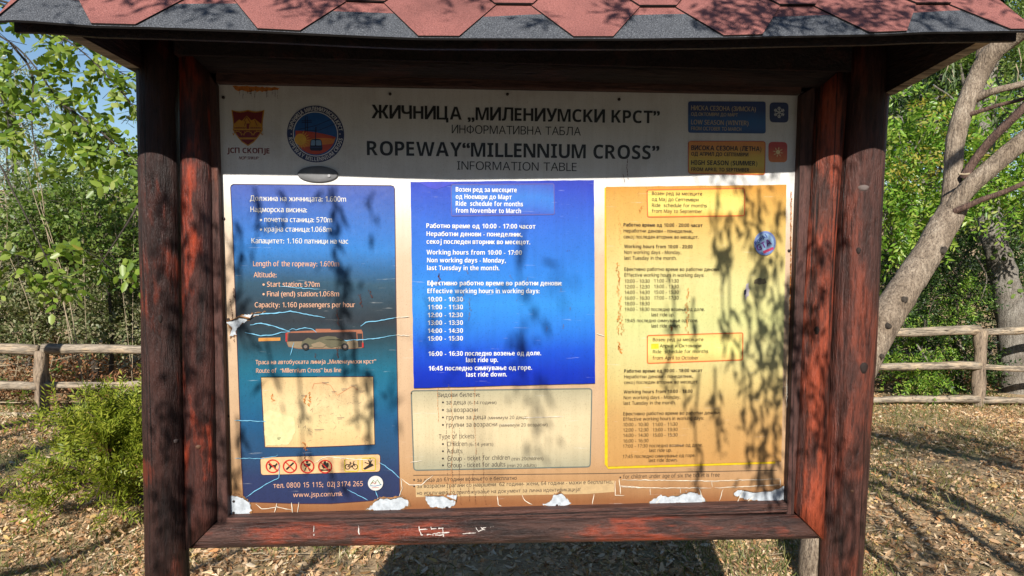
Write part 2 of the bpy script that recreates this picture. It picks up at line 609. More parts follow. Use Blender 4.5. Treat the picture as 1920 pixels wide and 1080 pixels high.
# retaining strips round the sheet
def strip(name, q, mt, Y0=-.026, Y1=.012):
    b = MB()
    p = [PY(x, y, Y0) for x, y in q]
    lo = [(a[0], Y1, a[2]) for a in p]
    hi = [(a[0], Y0, a[2]) for a in p]
    b.hexa([lo[0], lo[1], lo[2], lo[3], hi[0], hi[1], hi[2], hi[3]])
    o = obj(name, b, mt, ST)
    bv = o.modifiers.new('bevel', 'BEVEL'); bv.width = .003; bv.segments = 2
    return o
strip('retaining_strip', [(384, 128), (404, 156), (428, 985), (405, 985)], WOODTV)
strip('retaining_strip', [(1504, 176), (1530, 160), (1489, 965), (1475, 966)], WOODTV)
strip('retaining_strip', [(404, 155), (404, 134), (1504, 155), (1503, 176)], WOODT, -.024)
strip('retaining_strip', [(423, 971), (427, 992), (1478, 961), (1476, 944)], WOODT, -.030)
# back board, lintel under the roof
b = MB()
p0, p1 = PY(372, 150, .02), PY(1530, 960, .02)
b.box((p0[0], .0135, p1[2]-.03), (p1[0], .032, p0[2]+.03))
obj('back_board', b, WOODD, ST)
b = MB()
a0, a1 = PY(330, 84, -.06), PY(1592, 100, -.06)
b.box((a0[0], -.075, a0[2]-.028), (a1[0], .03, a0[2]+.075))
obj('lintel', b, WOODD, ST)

# roof
YF = -.43
EAVE = [(-6, 37), (37, 35), (178, 46), (267, 48), (480, 55), (640, 63), (780, 69), (1080, 70), (1200, 70), (1369, 68), (1440, 66), (1657, 62), (1732, 58), (1920, 56), (1936, 56)]
ex = np.array([PY(x, y, YF)[0] for x, y in EAVE])
ez = np.array([PY(x, y, YF)[2] for x, y in EAVE])
X0, X1 = ex[0], ex[-1]
TH = R(45)
RUN = (PYP+.03)-YF
SL = RUN/math.cos(TH)
su = np.array([0, math.cos(TH), math.sin(TH)])
sn = np.array([0, -math.sin(TH), math.cos(TH)])
EXPO = .129
zmean = float(np.mean(ez))
def rp(x, s, n=0., back=False):
    w = max(0, 1-s/SL)
    z0 = zmean+(np.interp(x, ex, ez)-zmean)*w
    p = np.array([x, YF, z0])+su*s+sn*n
    if back:
        p[1] = 2*(PYP+.03)-p[1]
    return p
m, nt, nd, lk, bs = newmat('red_granules')
v = mapped(nd, lk)
n1 = noise(nd, lk, v, 420, 3, .7)
n2 = noise(nd, lk, v, 5, 4, .6)
r1 = ramp(nd, [(.28, (.08, .028, .024)), (.45, (.27, .095, .08)), (.62, (.35, .135, .115)), (.78, (.52, .27, .24))])
lk.new(n1, r1.inputs[0])
r2 = ramp(nd, [(.3, (.62, .60, .60)), (.5, (.9, .88, .88)), (.68, (1.08, 1.06, 1.04))])
lk.new(n2, r2.inputs[0])
lk.new(mixc(nd, lk, 1., r1.outputs[0], r2.outputs[0], 'MULTIPLY'), bs.inputs['Base Color'])
bs.inputs['Roughness'].default_value = .9
bump(nd, lk, n1, .9, .004, bs)
REDG = m
m, nt, nd, lk, bs = newmat('charcoal_granules')
v = mapped(nd, lk)
n1 = noise(nd, lk, v, 420, 3, .7)
r1 = ramp(nd, [(.3, (.015, .016, .02)), (.5, (.055, .060, .070)), (.72, (.24, .25, .27))])
lk.new(n1, r1.inputs[0])
lk.new(r1.outputs[0], bs.inputs['Base Color'])
bs.inputs['Roughness'].default_value = .8
bump(nd, lk, n1, .9, .004, bs)
GREYG = m
BITU = plain('bitumen_edge', (.015, .013, .013), .8)
# deck boards (front and back) with the visible edge under the shingles
for back in (False, True):
    b = MB()
    xsr = np.linspace(X0+.02, X1-.02, 40)
    vs = []
    for x in xsr:
        for s, n in ((.03, -.004), (SL, -.004), (SL, -.022), (.03, -.022)):
            vs.append(rp(x, s, n, back))
    fs = []
    for i in range(39):
        for j in range(4):
            fs.append((i*4+j, i*4+(j+1) % 4, (i+1)*4+(j+1) % 4, (i+1)*4+j))
    fs += [(0, 1, 2, 3), (156, 157, 158, 159)]
    b.add(vs, fs)
    deck = obj('roof_deck', b, WOODD, ST)
# front eave board: thin plank whose sawn lower edge catches light in places
b = MB()
for i in range(39):
    xa, xb = xsr[i], xsr[i+1]
    pa, pb = rp(xa, 0, 0), rp(xb, 0, 0)
    y0, y1 = YF+.022, YF+.034
    b.hexa([(xa, y0, pa[2]-.019), (xb, y0, pb[2]-.019), (xb, y1, pb[2]-.019), (xa, y1, pa[2]-.019),
            (xa, y0, pa[2]+.008), (xb, y0, pb[2]+.008), (xb, y1, pb[2]+.018), (xa, y1, pa[2]+.018)])
obj('eave_board', b, WOODD, ST)
PER = .333
xc0 = PY(823, 69, YF)[0]
def shingle_side(back):
    b = MB()
    # starter course: charcoal band low, red above it
    n = 60
    xa = np.linspace(X0, X1, n)
    for (s0, s1, mi) in ((-.006, EXPO*.70, 1), (EXPO*.70, EXPO*1.25, 0)):
        vs = []
        for x in xa:
            w0 = .007*math.sin(x*7.3)+.004*math.sin(x*19+1) if s0 > 0 else 0
            w1 = .007*math.sin(x*7.3)+.004*math.sin(x*19+1) if s1 < EXPO else 0
            vs += [rp(x, s0+w0, .001, back), rp(x, s1+w1, .001, back)]
        b.add(vs, [(2*i, 2*i+2, 2*i+3, 2*i+1) for i in range(n-1)], mi)
    b.add([q for x in xa for q in (rp(x, -.006, .001, back), rp(x, -.006, -.004, back))], [(2*i, 2*i+1, 2*i+3, 2*i+2) for i in range(n-1)], 2)
    hb, ht = .0435, .1235
    ncourse = int(SL/EXPO)+1
    for k in range(ncourse):
        xoff = xc0+(PER/2 if k % 2 else 0)
        i0 = int(math.floor((X0-xoff)/PER))-1
        nlo = .0045+.0035*k
        for i in range(i0, i0+10):
            cx = xoff+i*PER
            jit = rng.normal()*.002
            s0 = k*EXPO+(-.004 if k == 0 else jit)
            sm = s0+EXPO
            stp = min(sm+EXPO*.55, SL)
            sm = min(sm, SL)
            prof = [(cx-hb, s0), (cx+hb, s0), (cx+ht, sm), (cx+PER/2, stp), (cx-PER/2, stp), (cx-ht, sm)]
            prof = [(min(max(x, X0), X1), s) for x, s in prof]
            if prof[3][0]-prof[4][0] < .01:
                continue
            lift = [.001, .001, 0, -.001, -.001, 0]
            rows = []
            # subdivide so that the tab follows the sagging eave
            top = [rp(x, s, nlo+l, back) for (x, s), l in zip(prof, lift)]
            bot = [rp(x, s, nlo-.0035, back) for (x, s) in prof]
            b.add(top, [(0, 1, 2, 5), (5, 2, 3, 4)], 0)
            b.add(top+bot, [(a, a+6, (a+1) % 6+6, (a+1) % 6) for a in (0, 1, 5)], 2)
    return obj('roof_shingles', b, [REDG, GREYG, BITU], ST)
shingle_side(False)
shingle_side(True)
b = MB()
zr = zmean+SL*math.sin(TH)
yr = PYP+.03
b.add([(X0, yr-.07, zr-.045), (X1, yr-.07, zr-.045), (X1, yr, zr+.025), (X0, yr, zr+.025), (X0, yr+.07, zr-.045), (X1, yr+.07, zr-.045)],
      [(0, 1, 2, 3), (3, 2, 5, 4)])
obj('ridge_cap', b, REDG, ST)
# cross arms at both ends carrying the roof
for (pa, pb, sgn) in (((130, 57), (262, 128), -1), ((1838, 76), (1657, 176), 1)):
    A = PY(pa[0], pa[1], YF+.03)
    B = PY(pb[0], pb[1], PYP-.045)
    b = MB()
    yb2 = 2*(PYP+.03)-YF-.03
    th = .034*sgn
    zA, zB = A[2], B[2]
    xA, xB = A[0], B[0]
    ztop = zr-.03
    prof = [(YF+.03, zA), (PYP-.045, zB), (PYP+.1, zB), (yb2, zA), (yb2, zA+.01), (yr, ztop), (YF+.03, zA+.012)]
    xi = [xA, xB, xB, xB, xB, xB, xA]
    nn = len(prof)
    vs = [(x, y, z) for x, (y, z) in zip(xi, prof)]+[(x+th, y, z) for x, (y, z) in zip(xi, prof)]
    b.add(vs, [tuple(range(nn)), tuple(range(2*nn-1, nn-1, -1))]+[(i, (i+1) % nn, nn+(i+1) % nn, nn+i) for i in range(nn)], 0)
    b.m[2] = 1
    obj('end_panel', b, [WOODD, GREYW], ST)
# chalk scribble on the lower rail
CHALK = print_mat('chalk', (.55, .5, .46), .9, .35)
b = MB()
def railY(y):                                    # front surface of the lower rail at photo row y
    z = PY(860, y, YL-.037)[2]
    dz = z-(zlb+(zrb-zlb)*.42)
    return YL-math.sqrt(max(.0372**2-dz*dz, 1e-5))-.002
def chalk(pts, w=2.0):
    for (x0, y0), (x1, y1) in zip(pts[:-1], pts[1:]):
        n = max(2, int(math.hypot(x1-x0, y1-y0)/3))
        P = []
        for t in np.linspace(0, 1, n):
            x, y = x0+(x1-x0)*t+rng.normal()*.5, y0+(y1-y0)*t+rng.normal()*.4
            P.append(PY(x, y, railY(y)))
        for p, q in zip(P[:-1], P[1:]):
            if rng.random() < .12: continue
            d = (q-p)/np.linalg.norm(q-p)
            nn = np.array([-d[2], 0, d[0]])*w*.0007*rng.uniform(.5, 1.3)
            b.add([p-nn, q-nn, q+nn, p+nn], [(0, 1, 2, 3)])
for pts in ([(806, 983), (784, 984), (789, 1003), (808, 1002)], [(786, 993), (802, 992)], [(838, 981), (806, 983), (812, 1004), (832, 1002)], [(808, 992), (836, 990)],
            [(806, 983), (840, 982)], [(829, 983), (832, 1006)], [(812, 1000), (842, 998)], [(893, 982), (882, 992)], [(868, 1001), (892, 999)], [(890, 985), (897, 996), (907, 993)],
            [(912, 980), (899, 987), (910, 994)], [(588, 985), (589, 1008)], [(672, 984), (673, 1002)], [(910, 985), (935, 981)], [(905, 990), (930, 987)]):
    b = MB()
    chalk(pts)
    obj('chalk_scribble', b, CHALK, ST)

# ------------------------------------------------------------------ printed sheet and everything on it
INK = {}
def ink(name, r, g_, b_, rough=.42, speck=.15):
    if name not in INK:
        INK[name] = print_mat('ink_'+name, lin(r, g_, b_), rough, speck)
    return INK[name]

FONT, RAW = {}, {}
LOOK = dict(zip('АВЕКМНОРСТХЈаеорсухј', 'ABEKMHOPCTXJaeopcyxj'))
def glyph(ch, bold, res):
    """one letter as filled triangles: (n,3,2) corners and a layer number per triangle."""
    key = (ch, bold, res)
    if key in FONT: return FONT[key]
    if ch in 'фФ':
        T, Ly = glyph('о' if ch == 'ф' else 'О', bold, res)
        T = T.copy()
        if ch == 'Ф': T[:, :, 1] = T[:, :, 1]*.74+.09
        c_ = (T[:, :, 0].min()+T[:, :, 0].max())/2
        h = .075 if bold else .042
        y0, y1 = (-.2, .74) if ch == 'ф' else (-.01, .73)
        q = np.array([(c_-h, y0), (c_+h, y0), (c_+h, y1), (c_-h, y1)])
        T = np.concatenate([T, q[[0, 1, 2]][None], q[[0, 2, 3]][None]])
        FONT[key] = (T, np.concatenate([Ly, [4, 4]]))
        return FONT[key]
    k = LOOK.get(ch, ch)
    if 'A' <= k <= 'Z': k = chr((0x1D5D4 if bold else 0x1D5A0)+ord(k)-65)
    elif 'a' <= k <= 'z': k = chr((0x1D5EE if bold else 0x1D5BA)+ord(k)-97)
    elif '0' <= k <= '9': k = chr((0x1D7EC if bold else 0x1D7E2)+ord(k)-48)
    if (k, res) not in RAW: prefetch_one(k, res)
    V, E = RAW[(k, res)]
    adj = {}
    for p, q in E:
        adj.setdefault(p, []).append(q); adj.setdefault(q, []).append(p)
    seen, L = set(), []
    for v in range(len(V)):
        if v in seen or v not in adj: continue
        lp, p = [v], v
        seen.add(v)
        while True:
            nx = [q for q in adj[p] if q not in seen]
            if not nx: break
            p = nx[0] if len(lp) > 1 else min(nx)
            lp.append(p); seen.add(p)
        L.append([V[i] for i in lp])
    def area(P): return .5*sum(P[i-1][0]*P[i][1]-P[i][0]*P[i-1][1] for i in range(len(P)))
    def inside(p, P):
        r = False
        for i in range(len(P)):
            a_, b_ = P[i-1], P[i]
            if (a_[1] > p[1]) != (b_[1] > p[1]) and p[0] < (b_[0]-a_[0])*(p[1]-a_[1])/(b_[1]-a_[1])+a_[0]: r = not r
        return r
    A = [area(P) for P in L]
    so = A[max(range(len(L)), key=lambda i: abs(A[i]))] > 0
    outs = [i for i in range(len(L)) if (A[i] > 0) == so]
    holes = {i: [] for i in outs}
    for i in range(len(L)):
        if (A[i] > 0) != so:
            cc = [j for j in outs if inside(L[i][0], L[j])]
            if cc: holes[min(cc, key=lambda j: abs(A[j]))].append(i)
    T, Ly = [], []
    for n_, j in enumerate(outs):
        polys = [L[j]]+[L[h] for h in holes[j]]
        flat = [p for P in polys for p in P]
        for t in tessellate_polygon([[Vector((x, y, 0)) for x, y in P] for P in polys]):
            q = [flat[i] for i in t]
            T.append(q if area(q) > 0 else q[::-1])
            Ly.append(n_ % 4)
    FONT[key] = (np.array(T), np.array(Ly, float))
    return FONT[key]

def prefetch(words):
    """make all letters in one go: one text object per fineness, one letter to a line."""
    for res in (3, 5):
        ks = []
        for ch in sorted(set(words)-{' '}):
            if res == 5 and not (ch.isupper() or ch in '„“”'): continue
            for bold in (False, True):
                k = LOOK.get(ch, ch)
                if ch in 'фФ': k = 'o' if ch == 'ф' else 'O'
                if 'A' <= k <= 'Z': k = chr((0x1D5D4 if bold else 0x1D5A0)+ord(k)-65)
                elif 'a' <= k <= 'z': k = chr((0x1D5EE if bold else 0x1D5BA)+ord(k)-97)
                elif '0' <= k <= '9': k = chr((0x1D7EC if bold else 0x1D7E2)+ord(k)-48)
                if k not in ks: ks.append(k)
        c = bpy.data.curves.new('lettering', 'FONT')
        c.body = '\n'.join(ks)
        c.resolution_u = res; c.fill_mode = 'NONE'; c.space_line = 4.0
        o = bpy.data.objects.new('lettering', c)
        COL.objects.link(o)
        me = bpy.data.meshes.new_from_object(o.evaluated_get(bpy.context.evaluated_depsgraph_get()))
        V = np.empty(len(me.vertices)*3); me.vertices.foreach_get('co', V)
        V = V.reshape(-1, 3)[:, :2]
        E = np.empty(len(me.edges)*2, int); me.edges.foreach_get('vertices', E)
        E = E.reshape(-1, 2)
        row = np.round(-(V[:, 1]-.25)/4.0).astype(int)
        for i, k in enumerate(ks):
            idx = np.nonzero(row == i)[0]
            mp = {int(v): j for j, v in enumerate(idx)}
            RAW[(k, res)] = ([(float(V[v, 0]), float(V[v, 1]+4.0*i)) for v in idx], [(mp[int(p)], mp[int(q)]) for p, q in E[row[E[:, 0]] == i]])
        bpy.data.meshes.remove(me); bpy.data.objects.remove(o); bpy.data.curves.remove(c)

def prefetch_one(k, res):
    c = bpy.data.curves.new('lettering', 'FONT')
    c.body = k; c.resolution_u = res; c.fill_mode = 'NONE'
    o = bpy.data.objects.new('lettering', c)
    COL.objects.link(o)
    me = bpy.data.meshes.new_from_object(o.evaluated_get(bpy.context.evaluated_depsgraph_get()))
    RAW[(k, res)] = ([tuple(v.co[:2]) for v in me.vertices], [tuple(e.vertices) for e in me.edges])
    bpy.data.meshes.remove(me); bpy.data.objects.remove(o); bpy.data.curves.remove(c)

def glyphs(s, bold=0.0, shear=0.0, res=3):
    """a line of filled letters; weight is a real bold where the lettering has one, else shifted layers a hair apart."""
    bb = bold >= .02
    x = 0.0
    out, dep = [], []
    for ch in s:
        if ch == ' ':
            x += .31; continue
        T, Ly = glyph(ch, bb, res)
        mn, mx = T[:, :, 0].min(), T[:, :, 0].max()
        w = mx-mn
        dx = x-mn
        if ch.isdigit():
            dx += (.50-w)/2; w = .50
        d = (.022 if ch in '.,:;' else .028 if bb else (.010 if bold >= .008 else 0)) if (ch in '.,:;' or ord(ch) > 0x3ff and ch not in LOOK) else (0 if bb else (.010 if bold >= .008 else 0))
        for k, (ox, oy) in enumerate([(0, 0)] if d == 0 else ([(d, d*.5), (-d, -d*.5)] if not bb else [(d, d*.5), (-d, -d*.5), (d, -d*.5), (-d, d*.5)])):
            out.append(T.reshape(-1, 2)+np.array([dx+ox, oy]))
            dep.append(np.repeat(-Ly*2.5e-5-k*1.1e-4, 3))
        x += w+(.055 if ch in 'AVWYTАТУLГ' else .08 if ch in '.,:;|()-“”„' else .10)
    V = np.concatenate(out)
    if shear: V[:, 0] += V[:, 1]*shear
    Fc = [(3*i, 3*i+1, 3*i+2) for i in range(len(V)//3)]
    return V, Fc, np.concatenate(dep)

def text(mb, s, x0, x1, yb, Y, cap=None, bold=.012, m=0, shear=0.0, tilt=0.0):
    """letters between photo columns x0 and x1 with their baseline on row yb; cap = capital height in photo pixels."""
    V, Fc, dp = glyphs(s, bold, shear, 5 if cap and cap > 12 else 3)
    A, Bq = np.array(bd(x0, yb)), np.array(bd(x1, yb))
    w = Bq[0]-A[0]
    mn, mx = V[:, 0].min(), V[:, 0].max()
    sx = w/(mx-mn)
    cap = cap*PXM if cap else sx*.727
    sz = cap/.727
    U = np.stack([A[0]+(V[:, 0]-mn)*sx, Y+dp, A[1]+V[:, 1]*sz+(V[:, 0]-mn)*sx*tilt], 1)
    mb.add(U, Fc, m)

def lettering(name, lines, parent, mats, Y):
    """one mesh per paragraph; lines = (words, x0, x1, baseline row, cap, weight, material), None = next paragraph."""
    b = MB()
    for ln in list(lines)+[None]:
        if ln is None:
            if b.n: obj(name, b, mats, parent)
            b = MB()
            continue
        if ln[0] == '*':
            b.disc((ln[1], ln[2]), ln[3], Y, ln[4] if len(ln) > 4 else 0, 12)
            continue
        w_, x0, x1, yb, cap, bold = ln[:6]
        text(b, w_, x0, x1, yb, Y, cap, bold, ln[6] if len(ln) > 6 else 0, tilt=ln[7] if len(ln) > 7 else 0)

def text_arc(mb, s, c, r, a0, a1, cap, Y, bold=.03, m=0, inside=False):
    """letters along an arc (degrees, counter-clockwise from +X); inside = reading along the bottom."""
    C = np.array(bd(*c))
    V0 = [glyphs(ch, bold) if ch != ' ' else None for ch in s]
    ws = [(g_[0][:, 0].max()-g_[0][:, 0].min()+.12 if g_ else .3) for g_ in V0]
    tot = sum(ws)
    acc = 0
    sz = cap*PXM/.727
    for g_, w in zip(V0, ws):
        t = (acc+w/2)/tot
        acc += w
        if g_ is None: continue
        a = R(a0+(a1-a0)*t)
        V, Fc, dp = g_
        mid = (V[:, 0].max()+V[:, 0].min())/2
        arcw = abs(R(a1-a0))*r*PXM/tot
        lx = (V[:, 0]-mid)*arcw
        ly = (V[:, 1]-.36)*sz
        rad = np.array([math.cos(a), math.sin(a)])
        tg = np.array([math.sin(a), -math.cos(a)])
        if inside:
            U = C+rad*(r*PXM)+np.outer(lx, -tg)+np.outer(ly, -rad)
        else:
            U = C+rad*(r*PXM)+np.outer(lx, tg)+np.outer(ly, rad)
        mb.add(np.stack([U[:, 0], Y+dp, U[:, 1]], 1), Fc, m)

def rrect(tl, tr, br, bl, rad=6, n=5):
    """rounded four-sided outline in photo pixels."""
    P = [np.array(p, float) for p in (tl, tr, br, bl)]
    out = []
    for i in range(4):
        p, a, q = P[i-1], P[i], P[(i+1) % 4]
        d0 = (p-a)/np.linalg.norm(p-a)
        d1 = (q-a)/np.linalg.norm(q-a)
        s, e = a+d0*rad, a+d1*rad
        for t in np.linspace(0, 1, n):
            out.append(tuple((1-t)**2*s+2*t*(1-t)*a+t*t*e))
    return out

def inset_frame(mb, outl, w, Y, m=0):
    """a printed line that follows a closed outline."""
    mb.ribbon(list(outl)+[outl[0], outl[1]], w, Y, m)

def ragged(pts, amp=1.2, step=4):
    out = []
    n = len(pts)
    for i in range(n):
        a, b_ = np.array(pts[i], float), np.array(pts[(i+1) % n], float)
        k = max(1, int(np.linalg.norm(b_-a)/step))
        for t in np.arange(k)/k:
            out.append(tuple(a+(b_-a)*t+rng.normal(size=2)*amp))
    return out

prefetch('АБВГДЕЖЗИЈКЛМНОПРСТУФХЦЧШабвгдежзијклмнопрстуфхцчшѓњ„”“ABCDEFGHIJKLMNOPQRSTUVWYabcdefghijklmnopqrstuvwxy0123456789.,:;()-|!')
sheet_base = PY(955, 962, 0.0)
SHEET = thing('information_sheet', 'large weathered printed metal sheet with title, crest and blue panel, nailed inside the log frame', 'notice', (0, 0, sheet_base[2]))
z0 = sheet_base[2]
SHEETM = grad_mat('sheet_print', [(150, (.56, .55, .53)), (320, (.60, .59, .57)), (355, (.60, .59, .57)), (410, lin(222, 208, 188)), (485, lin(210, 182, 153)), (600, lin(206, 176, 145)), (700, lin(204, 172, 138)), (860, lin(190, 153, 114)), (905, lin(182, 140, 96)), (945, lin(146, 94, 56)), (970, lin(126, 78, 45))],
                  z0, rough=.42, stain=lin(120, 85, 55), stain_amt=.3)
b = MB()
c = [bd(405, 148), bd(1508, 172), bd(1482, 952), bd(423, 978)]
# the sheet is a thin plate, gently buckled between its nails
nxs, nzs = 41, 31
vs, fs = [], []
for j in range(nzs):
    for i in range(nxs):
        u, w = i/(nxs-1), j/(nzs-1)
        p = (np.array(c[0])*(1-u)+np.array(c[1])*u)*(1-w)+(np.array(c[3])*(1-u)+np.array(c[2])*u)*w
        vs.append((p[0], 0.0, p[1]))
for j in range(nzs-1):
    for i in range(nxs-1):
        fs.append((j*nxs+i, (j+1)*nxs+i, (j+1)*nxs+i+1, j*nxs+i+1))
b.add(vs, fs)
b.hexa([(c[3][0], .011, c[3][1]), (c[2][0], .011, c[2][1]), (c[2][0], .0005, c[2][1]), (c[3][0], .0005, c[3][1]),
        (c[0][0], .011, c[0][1]), (c[1][0], .011, c[1][1]), (c[1][0], .0005, c[1][1]), (c[0][0], .0005, c[0][1])])
obj('sheet', b, SHEETM, SHEET)

BLACK = ink('black', 30, 28, 34)
WHITE = print_mat('ink_white', (.60, .60, .60), .45, .12)
Y1, Y2, Y3, Y4, Y5 = -.0008, -.0016, -.0024, -.0032, -.0040
# title
lettering('title_lettering', [('ЖИЧНИЦА „МИЛЕНИУМСКИ КРСТ”', 697, 1237, 221.5, 23.5, .03), None, ('ИНФОРМАТИВНА ТАБЛА', 847, 1089, 250, 15.5, 0), None,
          ('ROPEWAY“MILLENNIUM CROSS”', 688, 1236, 291, 26, .03), None, ('INFORMATION TABLE', 857, 1081, 318, 15.5, 0)], SHEET, BLACK, Y1)

# crest
CRED, GOLD = ink('crest_red', 128, 22, 28), ink('crest_gold', 214, 150, 40)
b = MB()
def shield(cx, cy, w, h):
    pts = []
    for t in np.linspace(0, 1, 9): pts.append((cx-w+2*w*t, cy-h+abs(math.sin(t*2*math.pi))*3-2))
    for t in np.linspace(0, 1, 10)[1:]: pts.append((cx+w*(1-.12*math.sin(t*3.1)) if t < .55 else cx+w*(1-(t-.55)/.45)**.65*.9, cy-h+2*h*t))
    q = [(2*cx-x, y) for x, y in pts[9:-1]][::-1]
    return pts+q
b.px(shield(465, 241, 31, 33), Y1, 1)
b.px(shield(465, 241, 28.5, 30.5), Y2, 0)
b.px([(438, 234), (449, 224), (454, 227), (463, 217), (472, 226), (478, 223), (492, 234), (492, 239), (438, 239)], Y3, 1)
for pts in ([(463, 219), (458, 228), (462, 227), (459, 236)], [(463, 219), (470, 230), (467, 236)], [(478, 225), (483, 236)]):
    b.ribbon(pts, 1.2, Y4, 0)
b.px([(461, 228), (470, 228), (470, 244), (461, 244)], Y4, 1)
b.px([(463, 232), (468, 232), (468, 242), (463, 242)], Y5, 0)
b.px([(437, 241), (493, 241), (493, 244.5), (437, 244.5)], Y3, 1)
for cx in (446, 465.5, 484):
    pts = [(cx+8*math.cos(a), 255-8.5*math.sin(a)) for a in np.linspace(.1, 3.04, 10)]
    b.ribbon(pts, 1.6, Y3, 1)
    for a in np.linspace(.3, 2.8, 6):
        b.ribbon([(cx+8*math.cos(a), 255-8.5*math.sin(a)), (cx+11*math.cos(a), 254-10*math.sin(a))], .8, Y3, 1)
for x in np.linspace(438, 492, 14):
    b.ribbon([(x, 240), (x, 236.5)], 1.0, Y3, 1)
b.px([(446, 258), (484, 258), (480, 261.5), (450, 261.5)], Y3, 1)
text(b, 'ЈСП СКОПЈЕ', 426, 505.5, 286.7, Y1, 9.4, .035, 0)
text(b, 'NQP SHKUP', 448, 485, 298.6, Y1, 5.2, .015, 0, .25)
obj('city_crest', b, [CRED, GOLD], SHEET)

# round emblem with the cable car
NAVY = ink('navy', 38, 52, 104)
EM = [NAVY, WHITE, ink('emblem_sky', 25, 92, 165), ink('emblem_red', 205, 75, 45), ink('emblem_orange', 235, 140, 50), ink('emblem_yellow', 245, 185, 60), ink('cabin_glass', 130, 165, 200), ink('deep_navy', 20, 26, 60)]
EC = (592, 251.5)
b = MB()
b.disc(EC, 50.6, Y1, 0, 56)
b.ring(EC, 38.4, 40, Y2, 1, 56)
b.disc(EC, 38.4, Y2-.0001, 2, 56)
def hill(f, ybot, m_, Y):
    top = []
    for a in np.linspace(-1, 1, 25):
        x = a*37.6
        yy = f(x)
        lim = math.sqrt(max(38.2**2-x*x, 0))
        top.append((EC[0]+x, EC[1]+min(max(yy, -lim), lim)))
    bot = [(EC[0]+a*37.6, EC[1]+math.sqrt(max(38.2**2-(a*37.6)**2, 0))) for a in np.linspace(1, -1, 25)]
    b.px(top+bot, Y, m_)
hill(lambda x: -3+(x*.004)*x*.5+ .16*x, 0, 3, Y3)
hill(lambda x: 8-.10*x+.004*x*x, 0, 4, Y3-.0003)
hill(lambda x: 22-.12*x, 0, 3, Y3-.0006)
b.disc((564, 262), 10.5, Y4-.0002, 5, 24)
for k in range(10):
    a = -1.2+k*.33
    b.px([(564+12*math.cos(a-.08), 262+12*math.sin(a-.08)), (564+19*math.cos(a), 262+19*math.sin(a)), (564+12*math.cos(a+.08), 262+12*math.sin(a+.08))], Y4-.0002, 5)
for pts in ([(573, 247), (573, 226)], [(577, 247), (577, 226)], [(566, 230), (585, 230)], [(566, 227), (585, 227)], [(573, 226), (573, 219), (577, 219), (577, 226)]):
    b.ribbon(pts, 1.1, Y4, 7)
b.ribbon([(560, 243), (592, 236), (629, 221)], .9, Y4, 7)
b.ribbon([(570, 246), (600, 244), (629, 232)], .7, Y4, 7)
b.ribbon([(593, 238), (592, 262)], 1.7, Y4-.0003, 7)
b.px(rrect((583, 261), (603, 261), (606, 283), (581, 283), 6), Y4-.0004, 7)
b.px(rrect((584.5, 263), (591.5, 263), (591.5, 273), (583.2, 273), 2), Y4-.0006, 6)
b.px(rrect((593, 263), (602, 263), (603.5, 273), (593, 273), 2), Y4-.0006, 6)
b.px([(583, 275.5), (604.5, 275.5), (604, 277.5), (583.5, 277.5)], Y4-.0006, 0)
text_arc(b, 'ЖИЧНИЦА МИЛЕНИУМСКИ КРСТ', EC, 45.0, 172, 8, 7.0, Y2-.0003, .025, 1)
text_arc(b, 'ROPEWAY MILLENNIUM CROSS', EC, 45.0, 188, 352, 7.0, Y2-.0003, .025, 1, True)
for a in (180, 0):
    b.disc((EC[0]+45.6*math.cos(R(a)), EC[1]), 1.1, Y2-.0003, 1, 10)
obj('cable_car_emblem', b, EM, SHEET)

# season badges
SEASB = grad_mat('badge_blue', [(190, lin(32, 56, 120)), (212, lin(25, 92, 160)), (228, lin(28, 84, 150)), (250, lin(36, 50, 108))], z0, speckle=.1)
SEASO = grad_mat('badge_orange', [(265, lin(238, 150, 55)), (292, lin(235, 195, 70)), (305, lin(232, 200, 80)), (327, lin(236, 150, 55))], z0, speckle=.1)
TAN = ink('tan_letters', 214, 190, 150)
b = MB()
b.px(rrect((1290, 190), (1435.5, 190.5), (1435.5, 250.5), (1290, 249), 5), Y1, 0)
for s_, x1_, yb, cp in (('НИСКА СЕЗОНА (ЗИМСКА)', 1416.7, 206.7, 8.7), ('ОД ОКТОМВРИ ДО МАРТ', 1383, 217, 6.2), ('LOW SEASON (WINTER)', 1403, 233.2, 8.5), ('FROM OCTOBER TO MARCH', 1389.4, 244, 6.6)):
    text(b, s_, 1295.6, x1_, yb, Y2, cp, .018, 1)
obj('winter_badge', b, [SEASB, TAN], SHEET)
b = MB()
o_ = rrect((1290.5, 265), (1434.5, 265.5), (1433.5, 327.5), (1290.5, 325.5), 5)
b.px(o_, Y1, 0)
inset_frame(b, o_, 1.5, Y2, 2)
for s_, x1_, yb, cp in (('ВИСОКА СЕЗОНА (ЛЕТНА)', 1427, 281.5, 8.9), ('ОД АПРИЛ ДО СЕПТЕМВРИ', 1402.6, 291.8, 6.8), ('HIGH SEASON (SUMMER)', 1419.5, 309, 8.7), ('FROM APRIL TO SEPTEMBER', 1404.5, 320.7, 6.8)):
    text(b, s_, 1295.6, x1_, yb, Y2, cp, .022, 1)
obj('summer_badge', b, [SEASO, BLACK, ink('orange_red', 222, 105, 50)], SHEET)
b = MB()
b.px(rrect((1442.7, 192), (1478.3, 192.5), (1478, 230), (1442.7, 229.5), 8), Y1, 0)
for k in range(6):
    a = math.pi/2+k*math.pi/3
    e = np.array([math.cos(a), math.sin(a)])
    cc = np.array([1460.5, 211])
    b.ribbon([tuple(cc), tuple(cc+e*10.5)], 1.7, Y2, 1)
    for t, l in ((5, 4.2), (8, 3.0)):
        for sg in (1, -1):
            d = np.array([math.cos(a+sg*.9), math.sin(a+sg*.9)])
            b.ribbon([tuple(cc+e*t), tuple(cc+e*t+d*l)], 1.3, Y2, 1)
obj('snowflake_icon', b, [NAVY, WHITE], SHEET)
b = MB()
